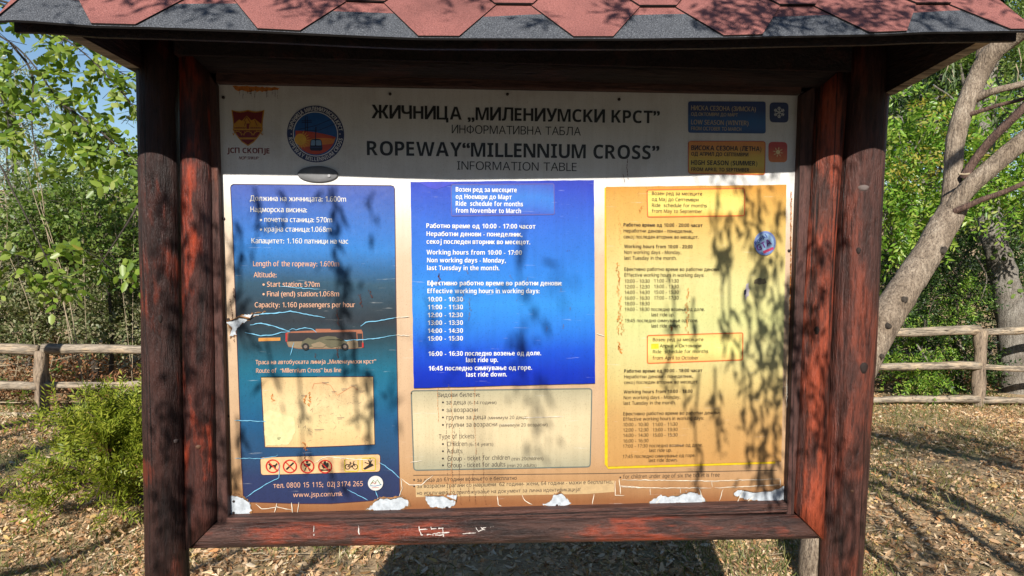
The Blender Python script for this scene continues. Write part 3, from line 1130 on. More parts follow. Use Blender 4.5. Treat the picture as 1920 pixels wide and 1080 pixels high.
SUNI = grad_mat('sun_icon', [(266, lin(200, 60, 50)), (285, lin(222, 105, 50)), (304, lin(235, 140, 60))], z0, speckle=.1)
b.px(rrect((1440.6, 266), (1476, 266.5), (1475.6, 304.5), (1440.6, 304), 8), Y1, 0)
b.disc((1458.3, 285.3), 4.2, Y2, 1, 20)
for k in range(8):
    a = k*math.pi/4+.2
    b.px([(1458.3+5.5*math.cos(a-.2), 285.3+5.5*math.sin(a-.2)), (1458.3+10.5*math.cos(a), 285.3+10.5*math.sin(a)), (1458.3+5.5*math.cos(a+.2), 285.3+5.5*math.sin(a+.2))], Y2, 1)
obj('sun_icon', b, [SUNI, ink('pale_yellow', 250, 225, 160)], SHEET)

# blue facts panel on the left
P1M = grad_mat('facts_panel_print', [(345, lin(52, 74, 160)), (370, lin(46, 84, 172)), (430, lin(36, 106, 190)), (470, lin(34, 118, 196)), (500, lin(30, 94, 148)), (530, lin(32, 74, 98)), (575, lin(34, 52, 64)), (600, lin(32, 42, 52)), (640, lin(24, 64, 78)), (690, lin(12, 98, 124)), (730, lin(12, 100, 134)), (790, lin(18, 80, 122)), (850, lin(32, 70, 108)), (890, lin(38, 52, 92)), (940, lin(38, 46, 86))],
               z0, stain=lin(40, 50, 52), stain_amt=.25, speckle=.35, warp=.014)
b = MB()
left = [(432.5, 352), (436, 420), (440, 520), (444, 620), (447, 700), (450, 780), (453, 870), (457, 941)]
right = [(749.8, 932), (748, 860), (746, 780), (744.5, 690), (742.5, 560), (741, 450), (740, 354)]
bot = [(500, 942), (560, 944), (620, 944), (690, 939)]
b.px([(438, 345.5), (433.5, 348)]+left+bot+right+[(738, 349.5), (733, 348)], Y1, 0)
inset_frame(b, [(438, 345.5), (433.5, 348)]+left+bot+right+[(738, 349.5), (733, 348)], 1.3, Y2, 1)
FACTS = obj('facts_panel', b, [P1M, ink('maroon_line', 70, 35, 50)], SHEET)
PALE = ink('pale_letters', 232, 228, 220)
PEACH = ink('peach_letters', 226, 172, 140)
lettering('facts_lettering', [('Должина на жичницата: 1.600m', 469, 649, 376.5, 9.6, .016), None, ('Надморска висина:', 470, 576, 397.3, 9.6, .016),
          ('*', 489.5, 412.5, 2), ('почетна станица: 570m', 496, 623, 416, 9.3, .016), ('*', 489.5, 430.5, 2), ('крајна станица:1.068m', 496, 621.5, 434, 9.3, .016), None, ('Капацитет: 1.160 патници на час', 472, 653, 456, 9.3, .016), None,
          ('Length of the ropeway: 1.600m', 475, 636, 499, 9.4, .012, 1), None, ('Altitude:', 476, 519, 519.8, 9.4, .012, 1), ('*', 494.5, 533.5, 2, 1), ('Start station: 570m', 501, 599.5, 537.5, 9.2, .012, 1), ('*', 494.5, 551.5, 2, 1), ('Final (end) station:1.068m', 501, 636, 555.5, 9.2, .012, 1), None,
          ('Capacity: 1.160 passengers per hour', 478, 666, 576, 9.2, .012, 1), None, ('Траса на автобуската линија „Милениумски крст”', 479.5, 705.5, 682.7, 7.8, .012, 1), ('Route of  “Millennium Cross” bus line', 480.5, 640, 698.8, 8, .012, 1), None,
          ('тел. 0800 15 115;  02| 3174 265', 513, 680.5, 914.5, 9.6, .006, 1), ('www.jsp.com.mk', 550, 642.5, 931.5, 8.4, .006, 1)], FACTS, [PALE, PEACH], Y2)
# bus picture
BUS = [ink('bus_orange', 160, 98, 70), ink('bus_beige', 140, 122, 96), ink('bus_glass', 38, 34, 38), ink('tyre_black', 26, 24, 26), ink('bus_olive', 96, 92, 70), ink('bus_red', 178, 40, 40), ink('stop_orange', 200, 136, 62), ink('rim_grey', 120, 105, 95)]
b = MB()
b.px([(538, 622), (575, 620), (592, 619.5), (592, 616.5), (620, 616.5), (621, 618.5), (678, 618), (680, 622), (682, 652), (660, 654), (560, 654), (541, 650), (537, 640)], Y2, 0)
b.px([(539, 638), (681, 637), (682, 651), (660, 653), (560, 653), (541, 649)], Y3, 1)
b.px([(541, 624), (668, 622), (669, 637), (540, 640)], Y4, 2)
b.px([(670, 625), (679, 625), (680, 650), (672, 651)], Y4, 2)
b.px([(679, 642), (682, 642), (682.3, 651), (679, 651)], Y5, 5)
b.px([(536, 624), (539, 624), (539, 640), (536, 640)], Y5, 5)
b.px(ragged([(566, 640), (580, 634), (592, 637), (602, 632), (616, 630), (630, 630), (641, 636), (652, 640), (648, 648), (622, 650), (600, 648), (580, 651), (566, 648)], .8, 5), Y5, 4)
b.px([(584, 645), (600, 640), (612, 646), (606, 651), (588, 651)], Y5-.0004, 1)
for cx in (573.5, 647):
    b.disc((cx, 649.5), 6.6, Y5-.0006, 3, 24)
    b.disc((cx, 649.5), 3.2, Y5-.0009, 7, 16)
b.px([(485, 633.5), (526, 632.5), (526, 638.5), (485, 639.8)], Y2, 6)
obj('bus_picture', b, BUS, FACTS)
# route map
MAPM = grad_mat('map_print', [(706, lin(212, 180, 130)), (760, lin(226, 200, 150)), (800, lin(224, 198, 144)), (840, lin(220, 178, 124))], z0, stain=lin(140, 95, 55), stain_amt=.5)
b = MB()
mo = [(489.7, 706.8), (595, 706.2), (699.7, 705.8), (701.5, 770), (703, 833), (640, 836), (570, 838.5), (497, 838), (493, 770)]
b.px(mo, Y2, 0)
inset_frame(b, mo, 1.4, Y3, 1)
b.px(ragged([(494, 775), (508, 769), (530, 775), (552, 784), (556, 806), (540, 834), (499, 835)], 1.0, 5), Y3, 2)
b.ribbon([(586, 728), (589, 719), (605, 717.5), (620, 722), (628, 735), (633, 741), (655, 727), (662, 724), (671, 731)], .9, Y3, 3)
for k in range(46):
    x, y = rng.uniform(560, 695), rng.uniform(735, 828)
    a = rng.uniform(0, 3)
    l = rng.uniform(3, 8)
    b.ribbon([(x, y), (x+l*math.cos(a), y+l*math.sin(a))], .6, Y3, 4)
for x, y, w in ((604, 717, 13), (565, 741, 11), (622, 734, 9), (640, 729, 11), (658, 722, 11), (674, 733, 10), (590, 805, 18), (520, 821, 7), (632, 783, 14)):
    b.ribbon([(x, y), (x+w, y-.3)], 1.2, Y3, 4)
    b.ribbon([(x+1, y+2.4), (x+w*.7, y+2.2)], .9, Y3, 4)
obj('route_map', b, [MAPM, ink('maroon_line', 70, 35, 50), ink('map_green', 214, 210, 156), ink('route_orange', 205, 125, 80), ink('map_grey', 150, 128, 105)], FACTS)
# pictogram band
b = MB()
bo = rrect((488, 857), (713, 851), (713, 884), (489.5, 890.5), 6)
b.px(bo, Y2, 0)
inset_frame(b, bo, 1.0, Y3, 4)
PCX = [(512, 873.5), (544, 873.8), (576.5, 874), (610, 874.2)]
def dogx(x, y): return [(x-9, y-4), (x-6, y-5), (x-4, y-2), (x+4, y-2.5), (x+7, y-6), (x+9, y-4), (x+6, y), (x+5, y+6), (x+3, y+6), (x+3, y+2), (x-3, y+2.5), (x-5, y+6), (x-7, y+6), (x-6, y)]
b.px(dogx(*PCX[0]), Y3, 2)
b.ribbon([(537, 880), (551, 867)], 3.2, Y3, 2); b.ribbon([(552, 866), (554, 863)], 1.2, Y3, 2)
b.px([(569, 869), (583, 868), (582, 873), (577, 875), (571, 874)], Y3, 2)
b.ribbon([(575, 874), (571, 883)], 1.6, Y3, 2); b.ribbon([(577, 874), (581, 883)], 1.6, Y3, 2); b.disc((576, 865.5), 2.6, Y3, 2, 12)
b.px([(610, 863), (613, 868), (615, 866), (617, 872), (614, 878), (606, 878), (603, 872), (606, 870), (607, 866)], Y3, 2)
b.ribbon([(601, 880), (619, 882)], 2, Y3, 2); b.ribbon([(601, 882), (619, 879.5)], 2, Y3, 2)
for cx, cy in PCX:
    b.ring((cx, cy), 10.6, 13, Y4, 1, 36)
    b.ribbon([(cx-8, cy-8), (cx+8, cy+8)], 2.0, Y4, 1)
for cx, cy in ((659, 871.8), (691.5, 870)):
    inset_frame(b, rrect((cx-12.5, cy-11.5), (cx+12.5, cy-12), (cx+12.5, cy+11.5), (cx-12.5, cy+12), 3.5), 1.8, Y3, 3)
for cx in (652, 666):
    b.ring((cx, 874.5), 3.8, 5.2, Y4, 2, 20)
b.ribbon([(652, 874.5), (657, 868), (664, 867.5), (659.5, 875), (652, 874.5)], 1.3, Y4, 2); b.ribbon([(666, 874.5), (662.5, 865), (665, 864.5)], 1.3, Y4, 2); b.ribbon([(655.5, 866), (658.5, 866)], 1.6, Y4, 2); b.ribbon([(657, 868), (659.5, 875)], 1.2, Y4, 2)
b.px([(681, 878), (694, 869), (698, 868), (701, 872), (697, 874), (684, 880)], Y4, 2)
for e in ((690, 860), (694, 858.5), (698, 861), (684, 866)):
    b.ribbon([(694, 870), e], 1.6, Y4, 2)
obj('pictogram_band', b, [ink('band_peach', 226, 184, 134), ink('ban_red', 200, 44, 34), ink('glyph_black', 34, 30, 28), ink('olive_yellow', 200, 180, 40), ink('maroon_line', 70, 35, 50)], FACTS)

# ticket panel
TICK = grad_mat('ticket_print', [(730, lin(176, 168, 138)), (780, lin(214, 196, 158)), (830, lin(212, 194, 156)), (880, lin(166, 160, 134))], z0, stain=lin(120, 100, 70), stain_amt=.2)
b = MB()
to = rrect((771, 732.5), (1109.5, 728.5), (1106.3, 875), (776, 881.5), 6)
b.px(to, Y1, 0)
inset_frame(b, to, 2.2, Y2, 1)
TK = obj('ticket_panel', b, [TICK, ink('ticket_border', 104, 112, 104)], SHEET)
DARK = ink('dark_letters', 52, 46, 44)
TL_ = []
for a, x0_, x1_, c2, x2_, x3_, yb in (('Видови билети:', 820.5, 899.7, None, 0, 0, 744.3), ('за деца', 836.7, 873, '(6-14 години)', 877, 930.7, 758.2), ('за возрасни', 837, 895.5, None, 0, 0, 772.4), ('групни за деца', 837, 911, '(минимум 20 деца)', 914.5, 988.7, 786.4), ('групни за возрасни', 837, 932, '(минимум 20 возрасни)', 936, 1026.5, 800.4),
              ('Type of tickets', 822.6, 889.5, None, 0, 0, 822.4), ('Children', 838, 876, '(6-14 years)', 879, 924.7, 836.3), ('Adults', 838, 867, None, 0, 0, 849.8), ('Group - ticket for children', 839, 956, '(min 20children)', 959, 1018.6, 863.5), ('Group - ticket for adults', 839, 947.5, '(min 20 adults)', 951, 1005.5, 876.2)):
    if a[:4] == 'Type': TL_.append(None)
    TL_.append((a, x0_, x1_, yb, 8.5, .006))
    if c2: TL_.append((c2, x2_, x3_, yb-.3, 6.4, .006))
    if x0_ > 830: TL_.append(('*', 830.5, yb-4, 1.9))
lettering('ticket_lettering', TL_, TK, DARK, Y2)
# lines at the foot of the sheet
b = MB()
b.ribbon([(775, 891), (1110, 888), (1457, 881.5)], 1.2, Y1, 0)
obj('footer_rule', b, DARK, SHEET)
b = MB()
b.px([(946, 905), (1152, 901), (1152, 922), (1100, 926), (780, 932), (779, 909)], Y1, 0)
obj('footer_strip', b, ink('pale_strip', 196, 166, 122), SHEET)
lettering('footer_lettering', [('*', 776.5, 899.5, 1.7), ('за деца до 6 години возењето е бесплатно', 782, 968.7, 903, 7.4, .006), ('*', 776.5, 911.5, 1.7), ('за возрасни граѓани со навршени  62 години- жени, 64 години - мажи е бесплатно,', 782, 1148, 914.6, 7.4, .006, 0, .002),
          ('но исклучиво со приложување на документ за лична идентификација!', 782, 1088, 927.6, 7.4, .006, 0, .002), None, ('*', 1163, 894.8, 1.7), ('for children under age of six the ticket is free', 1168, 1348.7, 897, 7.6, .004)], SHEET, DARK, Y2)

# torn places, cracks, rust and nails
TORN = print_mat('bare_metal', (.42, .455, .49), .5, .3)
TORNE = print_mat('torn_edge', lin(150, 105, 60), .7, .5)
for pts in ([(431, 928), (449, 928), (460, 933), (469, 944), (472, 956), (466, 966), (432, 969)], [(687, 955), (700, 943), (712, 933), (738, 933), (752, 930), (764, 938), (767, 946), (752, 955), (722, 958)],
            [(797, 930), (830, 928), (857, 928), (855, 938), (850, 947), (832, 952), (808, 949), (800, 941)], [(1016, 946), (1030, 940), (1040, 928), (1048, 922), (1056, 927), (1070, 943), (1060, 948), (1040, 949)],
            [(1214, 945), (1224, 935), (1240, 928), (1252, 930), (1270, 926), (1290, 921), (1308, 923), (1322, 938), (1310, 944), (1270, 942)], [(1375, 927), (1384, 918), (1410, 921), (1440, 920), (1462, 912), (1477, 906), (1477, 938), (1450, 942), (1420, 938), (1392, 934)],
            [(424, 603), (436, 600), (452, 593), (476, 588), (494, 586), (470, 597), (452, 606), (444, 615), (443, 627), (432, 630), (436, 616), (428, 608)]):
    b = MB()
    b.px(ragged([(p[0], p[1]) for p in pts], 1.1, 2.6), Y4, 0)
    cxp, cyp = sum(p[0] for p in pts)/len(pts), sum(p[1] for p in pts)/len(pts)
    b.px(ragged([(cxp+(p[0]-cxp)*1.07+rng.normal()*.8, cyp+(p[1]-cyp)*1.13) for p in pts], 1.3, 2.6), Y3-.0002, 1)
    up_ = sorted([p for p in pts if p[1] < cyp], key=lambda p: p[0])
    if len(up_) > 2:
        w_ = []
        for (xa_, ya_), (xb_, yb_) in zip(up_[:-1], up_[1:]):
            for t in np.arange(4)/4: w_.append((xa_+(xb_-xa_)*t, ya_+(yb_-ya_)*t))
        w_.append(up_[-1])
        rows_ = []
        for q, (xq, yq) in enumerate(w_):
            f_ = math.sin(math.pi*q/(len(w_)-1))**.6*(.55+.9*rng.random())
            B0 = bd(xq, yq-1.5)
            rows_.append([(B0[0], Y4-.0002, B0[1]), (B0[0], Y4-.004*f_-.0006, B0[1]-.0035*f_), (B0[0], Y4-.008*f_-.0008, B0[1]-.0015*f_)])
        n_ = len(rows_)
        b.add([v_ for r_ in rows_ for v_ in r_], [(3*q+k, 3*q+3+k, 3*q+4+k, 3*q+1+k) for q in range(n_-1) for k in (0, 1)], 1)
    obj('torn_patch', b, [TORN, TORNE], SHEET)
CRK = [print_mat('crack_blue', lin(120, 190, 225), .6, .2), print_mat('crack_white', lin(238, 226, 205), .6, .2)]
def crack(pts, w=1.6, m_=0):
    out = []
    for (x0, y0), (x1, y1) in zip(pts[:-1], pts[1:]):
        k = max(2, int(math.hypot(x1-x0, y1-y0)/5))
        for t in np.arange(k)/k:
            out.append((x0+(x1-x0)*t+rng.normal()*.3, y0+(y1-y0)*t+rng.normal()*.35))
    out.append(pts[-1])
    b = MB()
    ww = [w*PXM*v_ for v_ in np.interp(np.linspace(0, 1, len(out)), [0, .15, .85, 1], [.35, 1, 1, .3])*rng.uniform(.55, 1.1, len(out))]
    P_ = [np.array(bd(*p)) for p in out]
    Lq, Rq = [], []
    for i in range(len(P_)):
        t = P_[min(i+1, len(P_)-1)]-P_[max(i-1, 0)]
        t = t/(np.linalg.norm(t)+1e-9)
        nn = np.array([-t[1], t[0]])*ww[i]/2
        Lq.append(P_[i]+nn); Rq.append(P_[i]-nn)
    k_ = len(P_)
    b.add([(p[0], Y5, p[1]) for p in Rq]+[(p[0], Y5, p[1]) for p in Lq], [(i, i+1, k_+i+1, k_+i) for i in range(k_-1)])
    obj('crack_line', b, CRK[m_], SHEET)
crack([(476, 589), (520, 587), (545, 583), (575, 589), (610, 595.5)], 2)
crack([(470, 609), (490, 605.5), (515, 611), (545, 622)], 2)
crack([(460, 623), (490, 629), (515, 627), (528, 622), (545, 622)], 1.8)
crack([(541, 620), (548, 616), (556, 618), (572, 614), (588, 617), (594, 623)], 1.5)
crack([(552, 642), (545, 666)], 1.2)
crack([(525, 536), (560, 540), (600, 542)], 1.2)
crack([(676, 612), (686, 604), (710, 601), (742, 595)], 1.8)
crack([(742, 595), (768, 593)], 1.6, 1)
crack([(610, 636), (650, 638), (700, 635), (742, 628)], 1.8)
crack([(742, 628), (768, 629)], 1.4, 1)
crack([(440, 788), (470, 788), (500, 790)], 1.5)
crack([(442, 858), (490, 859), (518, 854), (522, 852)], 1.3)
crack([(590, 868), (605, 858), (616, 855), (640, 858), (700, 862)], 1.6, 1)
crack([(712, 866), (735, 882), (750, 896)], 1.4)
crack([(524, 870), (524, 895), (500, 906), (461, 932)], 1.5)
crack([(652, 917), (690, 937)], 1.3)
crack([(704, 918), (709, 932)], 1.3)
crack([(752, 896), (768, 908), (790, 908), (812, 890)], 1.4, 1)
crack([(752, 896), (754, 915), (748, 932)], 1.4, 1)
for pts in ([(547, 941), (549, 961)], [(561, 940), (558, 962)], [(520, 943), (515, 960)], [(480, 944), (492, 954), (520, 950), (548, 955)], [(932, 928), (934, 945), (940, 948)], [(978, 927), (984, 938), (998, 945)], [(1113, 925), (1110, 945)],
            [(690, 956), (684, 959), (678, 957)], [(1160, 897), (1163, 926)], [(1160, 910), (1200, 913)], [(1165, 899), (1335, 901), (1462, 897)], [(1165, 913), (1245, 914), (1333, 914)], [(1333, 901), (1335, 913)], [(1338, 914), (1462, 908)],
            [(1462, 897), (1462, 912)], [(1218, 914), (1219, 927)], [(1274, 913), (1275, 925)], [(1310, 914), (1318, 940)], [(1355, 916), (1348, 938)], [(1153, 901), (1153, 928), (1170, 928)], [(1470, 737), (1478, 736)], [(1474, 706), (1474, 764)], [(1464, 556), (1477, 557)], [(1464, 725), (1478, 725)],
            [(1118, 625), (1134, 630)], [(980, 783), (1055, 780)], [(769, 866), (792, 863)], [(1240, 930), (1228, 944)], [(1392, 920), (1380, 944)], [(1400, 940), (1415, 928)]):
    crack(pts, 1.4, 1)
RUST = [print_mat('rust_orange', lin(226, 136, 52), .8, .4), print_mat('rust_dark', lin(96, 42, 22), .85, .4)]
def dribble(b, pts, w, m_, Y, amp=1.3):
    """rust that ran down: a broken ragged line of spots."""
    for (x0, y0), (x1, y1) in zip(pts[:-1], pts[1:]):
        n = int(math.hypot(x1-x0, y1-y0)/.7)
        dr = 0.
        for t in np.linspace(0, 1, max(2, n)):
            dr = dr*.8+rng.normal()*.4*amp
            if rng.random() < .15: continue
            x, y = x0+(x1-x0)*t+dr+rng.normal()*amp*.45, y0+(y1-y0)*t+rng.normal()*.5
            r_ = w*rng.uniform(.2, .75)
            a = rng.uniform(0, 6)
            b.px([(x+r_*rng.uniform(.5, 1.2)*math.cos(a+k), y+1.5*r_*rng.uniform(.5, 1.2)*math.sin(a+k)) for k in np.arange(6)*1.047], Y, m_)
b = MB()
b.px(ragged([(436, 161), (520, 164), (526, 166), (512, 170), (470, 172), (440, 169)], .8, 4), Y1, 0)
for x in list(rng.uniform(448, 480, 9))+list(rng.uniform(496, 522, 7)):
    dribble(b, [(x, 167), (x+rng.normal(), 167+rng.uniform(6, 18))], .9, 1, Y2, .3)
obj('rust_stain', b, RUST, SHEET)
def stain(pts, w, m_, Y, amp=1.3, parent=None):
    b = MB()
    dribble(b, pts, w, m_, Y, amp)
    if b.n: obj('rust_stain', b, RUST, parent or SHEET)
stain([(1176, 297), (1175, 315), (1178, 336)], 1.1, 1, Y2, .4)
stain([(1168, 327), (1171, 340)], 1.0, 1, Y2, .4)
for x, y0_, y1_, mm in ((836, 790, 930, 1), (846, 730, 935, 0), (852, 800, 940, 1), (862, 800, 945, 1), (822, 700, 790, 0), (890, 720, 850, 0), (893, 840, 945, 1), (905, 850, 930, 1), (880, 890, 940, 1), (913, 920, 945, 1)):
    stain([(x, y0_), (x+rng.normal()*3, (y0_+y1_)/2), (x+rng.normal()*2, y1_)], .7, mm, Y5, .7)
for x, y, l in ((675, 552, 22), (692, 543, 14), (632, 580, 30), (592, 662, 16), (632, 650, 20), (438, 540, 20), (570, 845, 16)):
    stain([(x, y), (x+3, y+l)], 1.2, 1, Y5, 1.6)
for x, y, l in ((580, 735, 26), (512, 738, 14), (573, 742, 14), (572, 830, 14)):
    stain([(x, y), (x+1, y+l)], 1.6, 0, Y5, 2.0)
stain([(1483, 360), (1482, 500), (1480, 640), (1477, 760), (1476, 905)], 1.8, 0, Y2, .6)
stain([(432, 560), (438, 610), (440, 640)], 1.2, 1, Y2, 1)
NAIL = plain('rusty_nail', (.03, .02, .018), .6)
for x, y in ((419, 183), (731.5, 176.5), (951.5, 177), (1160.5, 186.5), (1501, 185), (419.5, 410), (428, 780), (439, 939.5), (438.5, 961), (1479, 470), (1476, 745), (732, 957), (1044, 947), (1466, 938), (428.5, 599), (838, 951)):
    b = MB()
    cc = bd(x, y)
    n = 12
    vs = [(cc[0]+r_*math.cos(2*math.pi*j/n), yy, cc[1]+r_*math.sin(2*math.pi*j/n)) for r_, yy in ((.0042, 0.0), (.0042, -.003), (.0022, -.0045)) for j in range(n)]
    b.add(vs, [(i*n+j, i*n+(j+1) % n, (i+1)*n+(j+1) % n, (i+1)*n+j) for i in range(2) for j in range(n)]+[tuple(2*n+j for j in range(n))])
    obj('nail', b, NAIL, SHEET)

# pasted schedules
def poster(name, label, quad, th, mats):
    cx = sum(p[0] for p in quad)/4
    bl = bd(quad[3][0], quad[3][1]); brr = bd(quad[2][0], quad[2][1])
    T = thing(name, label, 'poster', ((bl[0]+brr[0])/2, -.001, (bl[1]+brr[1])/2), 'ride schedules pasted on the sheet')
    return T
PA = -.0060
q2 = [(770, 341.5), (1113, 338), (1115.4, 718), (776, 726.7)]
WIN = poster('schedule_poster', 'blue pasted poster with white winter ride schedule from November to March', q2, .002, None)
zw = WIN.location.z
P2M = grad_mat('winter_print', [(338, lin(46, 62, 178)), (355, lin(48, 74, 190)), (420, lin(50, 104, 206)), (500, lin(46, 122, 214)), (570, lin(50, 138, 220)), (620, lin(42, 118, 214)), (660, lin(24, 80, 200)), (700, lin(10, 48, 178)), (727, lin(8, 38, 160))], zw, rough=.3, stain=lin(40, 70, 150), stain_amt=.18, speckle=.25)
EDGE = print_mat('paper_edge', (.55, .58, .66), .7)
def paper(b, quad, Y, th=.0012, rag=.22):
    o = ragged(quad, rag, 14)
    P = [bd(*p) for p in o]
    b.xz(P, Y, 0)
    n = len(P)
    b.add([(p[0], Y, p[1]) for p in P]+[(p[0], Y+th*2.5, p[1]) for p in P], [(i, (i+1) % n, n+(i+1) % n, n+i) for i in range(n)], 1)
b = MB()
paper(b, q2, PA)
b.px([(783, 342), (860, 341.5), (846, 346), (832, 351), (818, 355), (806, 353), (790, 345)], PA-.0006, 2)
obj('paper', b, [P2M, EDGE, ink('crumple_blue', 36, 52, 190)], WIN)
b = MB()
BOXB = grad_mat('winter_box', [(345, lin(52, 84, 186)), (370, lin(44, 116, 208)), (385, lin(46, 110, 205)), (404, lin(48, 80, 186))], zw)
o_ = rrect((846, 346.5), (1038, 345), (1039, 402), (846.5, 405), 3)
b.px(o_, PA-.0008, 0)
inset_frame(b, o_, 1.5, PA-.0014, 1)
obj('heading_box', b, [BOXB, ink('box_violet', 88, 84, 160)], WIN)
b = MB()
TY = PA-.0020
W1 = [('Возен ред за месеците', 854.5, 968.5, 359.7, .02), ('од Ноември до Март', 854.5, 959, 373, .02), ('Ride  schedule for months', 854.5, 980, 386, .02), ('from November to March', 854.5, 976.4, 399, .02),
      ('Работно време од 10:00 - 17:00 часот', 799.7, 1003.5, 427.5, .03), ('Неработни денови - понеделник,', 800, 979, 442.5, .02), ('секој последен вторник во месецот.', 800, 993.6, 457, .02),
      ('Working hours from 10:00 - 17:00', 800, 978, 477, .03), ('Non working days - Monday,', 801, 948, 491.8, .02), ('last Tuesday in the month.', 801, 936, 506.2, .02),
      ('Ефективно работно време во работни денови:', 801.6, 1052.7, 534.6, .02), ('Effective working hours in working days:', 801.6, 1011, 549.4, .02)]
for i, y in enumerate((564.8, 579.5, 594.2, 608.7, 623.6, 638)):
    h_ = 10+i
    W1.append((f'{h_}:00 - {h_}:30', 802.4, 868, y, .02))
W1 += [('16:00 - 16:30 последно возење од доле.', 803.6, 1014, 666.5, .02), ('last ride up.', 873.7, 933.5, 678.2, .02), ('16:45 последно симнување од горе.', 804, 997, 693.8, .02), ('last ride down.', 874, 950, 705.4, .02)]
def paragraphs(rows, cap, gap):
    out, last = [], None
    for s_, x0_, x1_, yb, bo_ in rows:
        if last is not None and yb-last > gap: out.append(None)
        out.append((s_, x0_, x1_, yb, cap, bo_))
        last = yb
    return out
lettering('schedule_lettering', paragraphs(W1, 8.6, 15.8), WIN, WHITE, TY)
FAINT = print_mat('rust_faint', lin(120, 104, 90), .8, .3)
for x, y, l in ((823, 512, 22), (988, 520, 12), (985, 536, 10), (1050, 534, 12), (1063, 468, 4), (875, 505, 10), (880, 560, 40), (1068, 575, 6), (1025, 612, 8), (1056, 608, 8), (970, 560, 6), (955, 515, 8), (868, 545, 20), (840, 720, 8)):
    b = MB()
    dribble(b, [(x, y), (x+rng.normal()*2, y+l)], .9 if x != 823 else 1.7, 1 if x in (823, 1063) else 0, TY-.0006, 1.5)
    if b.n: obj('rust_stain', b, [FAINT, RUST[1]], WIN)

# summer schedule: a yellow panel edge shows round the pasted paper
q3 = [(1135.6, 350.7), (1473, 346.6), (1463.5, 864), (1139, 873.5)]
SUM = poster('schedule_poster', 'yellow pasted poster with brown summer ride schedules from May to September and April to October', q3, .002, None)
zs = SUM.location.z
P3M = grad_mat('summer_print', [(346, lin(205, 146, 60)), (365, lin(210, 160, 78)), (420, lin(212, 174, 96)), (470, lin(214, 190, 118)), (530, lin(214, 205, 140)), (600, lin(206, 205, 138)), (650, lin(208, 202, 140)), (720, lin(208, 184, 120)), (790, lin(196, 156, 98)), (870, lin(192, 145, 86))], zs, rough=.34, stain=lin(214, 150, 80), stain_amt=.2, speckle=.22)
b = MB()
b.px([(1133, 352), (1150, 352), (1152, 860), (1452, 851), (1453, 868.5), (1140, 878.5), (1133.5, 870)], -.0030, 0)
obj('yellow_border', b, ink('border_yellow', 226, 190, 20), SUM)
b = MB()
paper(b, q3, PA)
obj('paper', b, [P3M, print_mat('paper_edge_tan', lin(215, 170, 110), .7)], SUM)
ORL = ink('box_orange', 222, 110, 52)
for nm, qd, stops in (('heading_box', ((1212, 356.5), (1394, 353.5), (1394, 404.5), (1213, 407)), [(354, lin(240, 190, 90)), (370, lin(236, 214, 112)), (392, lin(232, 212, 118)), (407, lin(240, 186, 88))]),
                      ('heading_box', ((1212.5, 628.5), (1391, 623.5), (1390.5, 674), (1212.5, 680.5)), [(624, lin(226, 190, 112)), (645, lin(228, 218, 132)), (660, lin(226, 216, 130)), (680, lin(228, 182, 108))])):
    b = MB()
    o_ = rrect(*qd, 3.5)
    b.px(o_, PA-.0008, 0)
    inset_frame(b, o_, 2.0, PA-.0014, 1)
    if qd[0][1] > 600:
        b.px([(1219.6, 644), (1233.7, 643.5), (1233.7, 653), (1219.6, 653.5)], PA-.0014, 2)
    obj(nm, b, [grad_mat('summer_box', stops, zs), ORL, ink('patch_yellow', 222, 200, 40)], SUM)
BRN = ink('brown_letters', 52, 40, 26)
b = MB()
Q = [('Возен ред за месеците', 1220.7, 1314.7, 365.8, .008), ('од Мај до Септември', 1220.7, 1308, 377, .008), ('Ride  schedule for months', 1220.7, 1323.5, 388.2, .008), ('from May to September', 1220.7, 1314.7, 399, .008),
     ('Работно време од 10:00 - 20:00 часот', 1167.8, 1315.5, 424.6, .02), ('Неработни денови - понеделник,', 1168, 1297.8, 435.7, .008), ('секој последен вторник во месецот.', 1168, 1308, 446.8, .008),
     ('Working hours from 10:00 - 20:00', 1169, 1296.7, 465, .02), ('Non working days - Monday,', 1169, 1275.7, 475.8, .008), ('last Tuesday in the month.', 1169, 1267, 486.6, .008),
     ('Ефективно работно време во работни денови:', 1169.4, 1347, 507.4, .008), ('Effective working hours in working days:', 1169.4, 1318, 518.4, .008)]
for i, y in enumerate((529.8, 540.3, 550.8, 561.5, 572)):
    h_ = 10+2*i
    Q.append((f'{h_}:00 - {h_}:30', 1170, 1216.7, y, .008))
    if i < 4: Q.append((f'{h_+1}:00 - {h_+1}:30', 1225, 1271, y-.4, .008))
Q += [('19:00 - 18:30 последно возење од доле.', 1170, 1319.3, 582.6, .008), ('last ride up.', 1220, 1263, 592.6, .008), ('19:45 последно симнување од горе.', 1170.5, 1307, 603.6, .008), ('last ride down.', 1220, 1274.4, 613.4, .008),
      ('Возен ред за месеците', 1222.4, 1317, 639.2, .008), ('Април и Октомври', 1235.4, 1313, 650.8, .008), ('Ride  schedule for months', 1222.4, 1326, 661.6, .008), ('from April to October', 1222, 1308, 673.5, .008),
      ('Работно време од 10:00 - 18:00 часот', 1169, 1315, 697.8, .02), ('Неработни денови - понеделник,', 1169, 1297.7, 708.4, .008), ('секој последен вторник во месецот.', 1169, 1307.5, 719, .008),
      ('Working hours from 10:00 - 18:00', 1168, 1296.6, 736.7, .02), ('Non working days - Monday,', 1168, 1274, 747.5, .008), ('last Tuesday in the month.', 1168, 1265, 757.8, .008),
      ('Ефективно работно време во работни денови:', 1167.5, 1348, 777.6, .008), ('Effective working hours in working days:', 1167.5, 1317.7, 787.6, .008)]
for i, y in enumerate((798, 808, 818, 828.4)):
    h_ = 10+2*i
    Q.append((f'{h_}:00 - {h_}:30', 1167.3, 1214.3, y, .008))
    if i < 3: Q.append((f'{h_+1}:00 - {h_+1}:30', 1222.4, 1268.8, y-.5, .008))
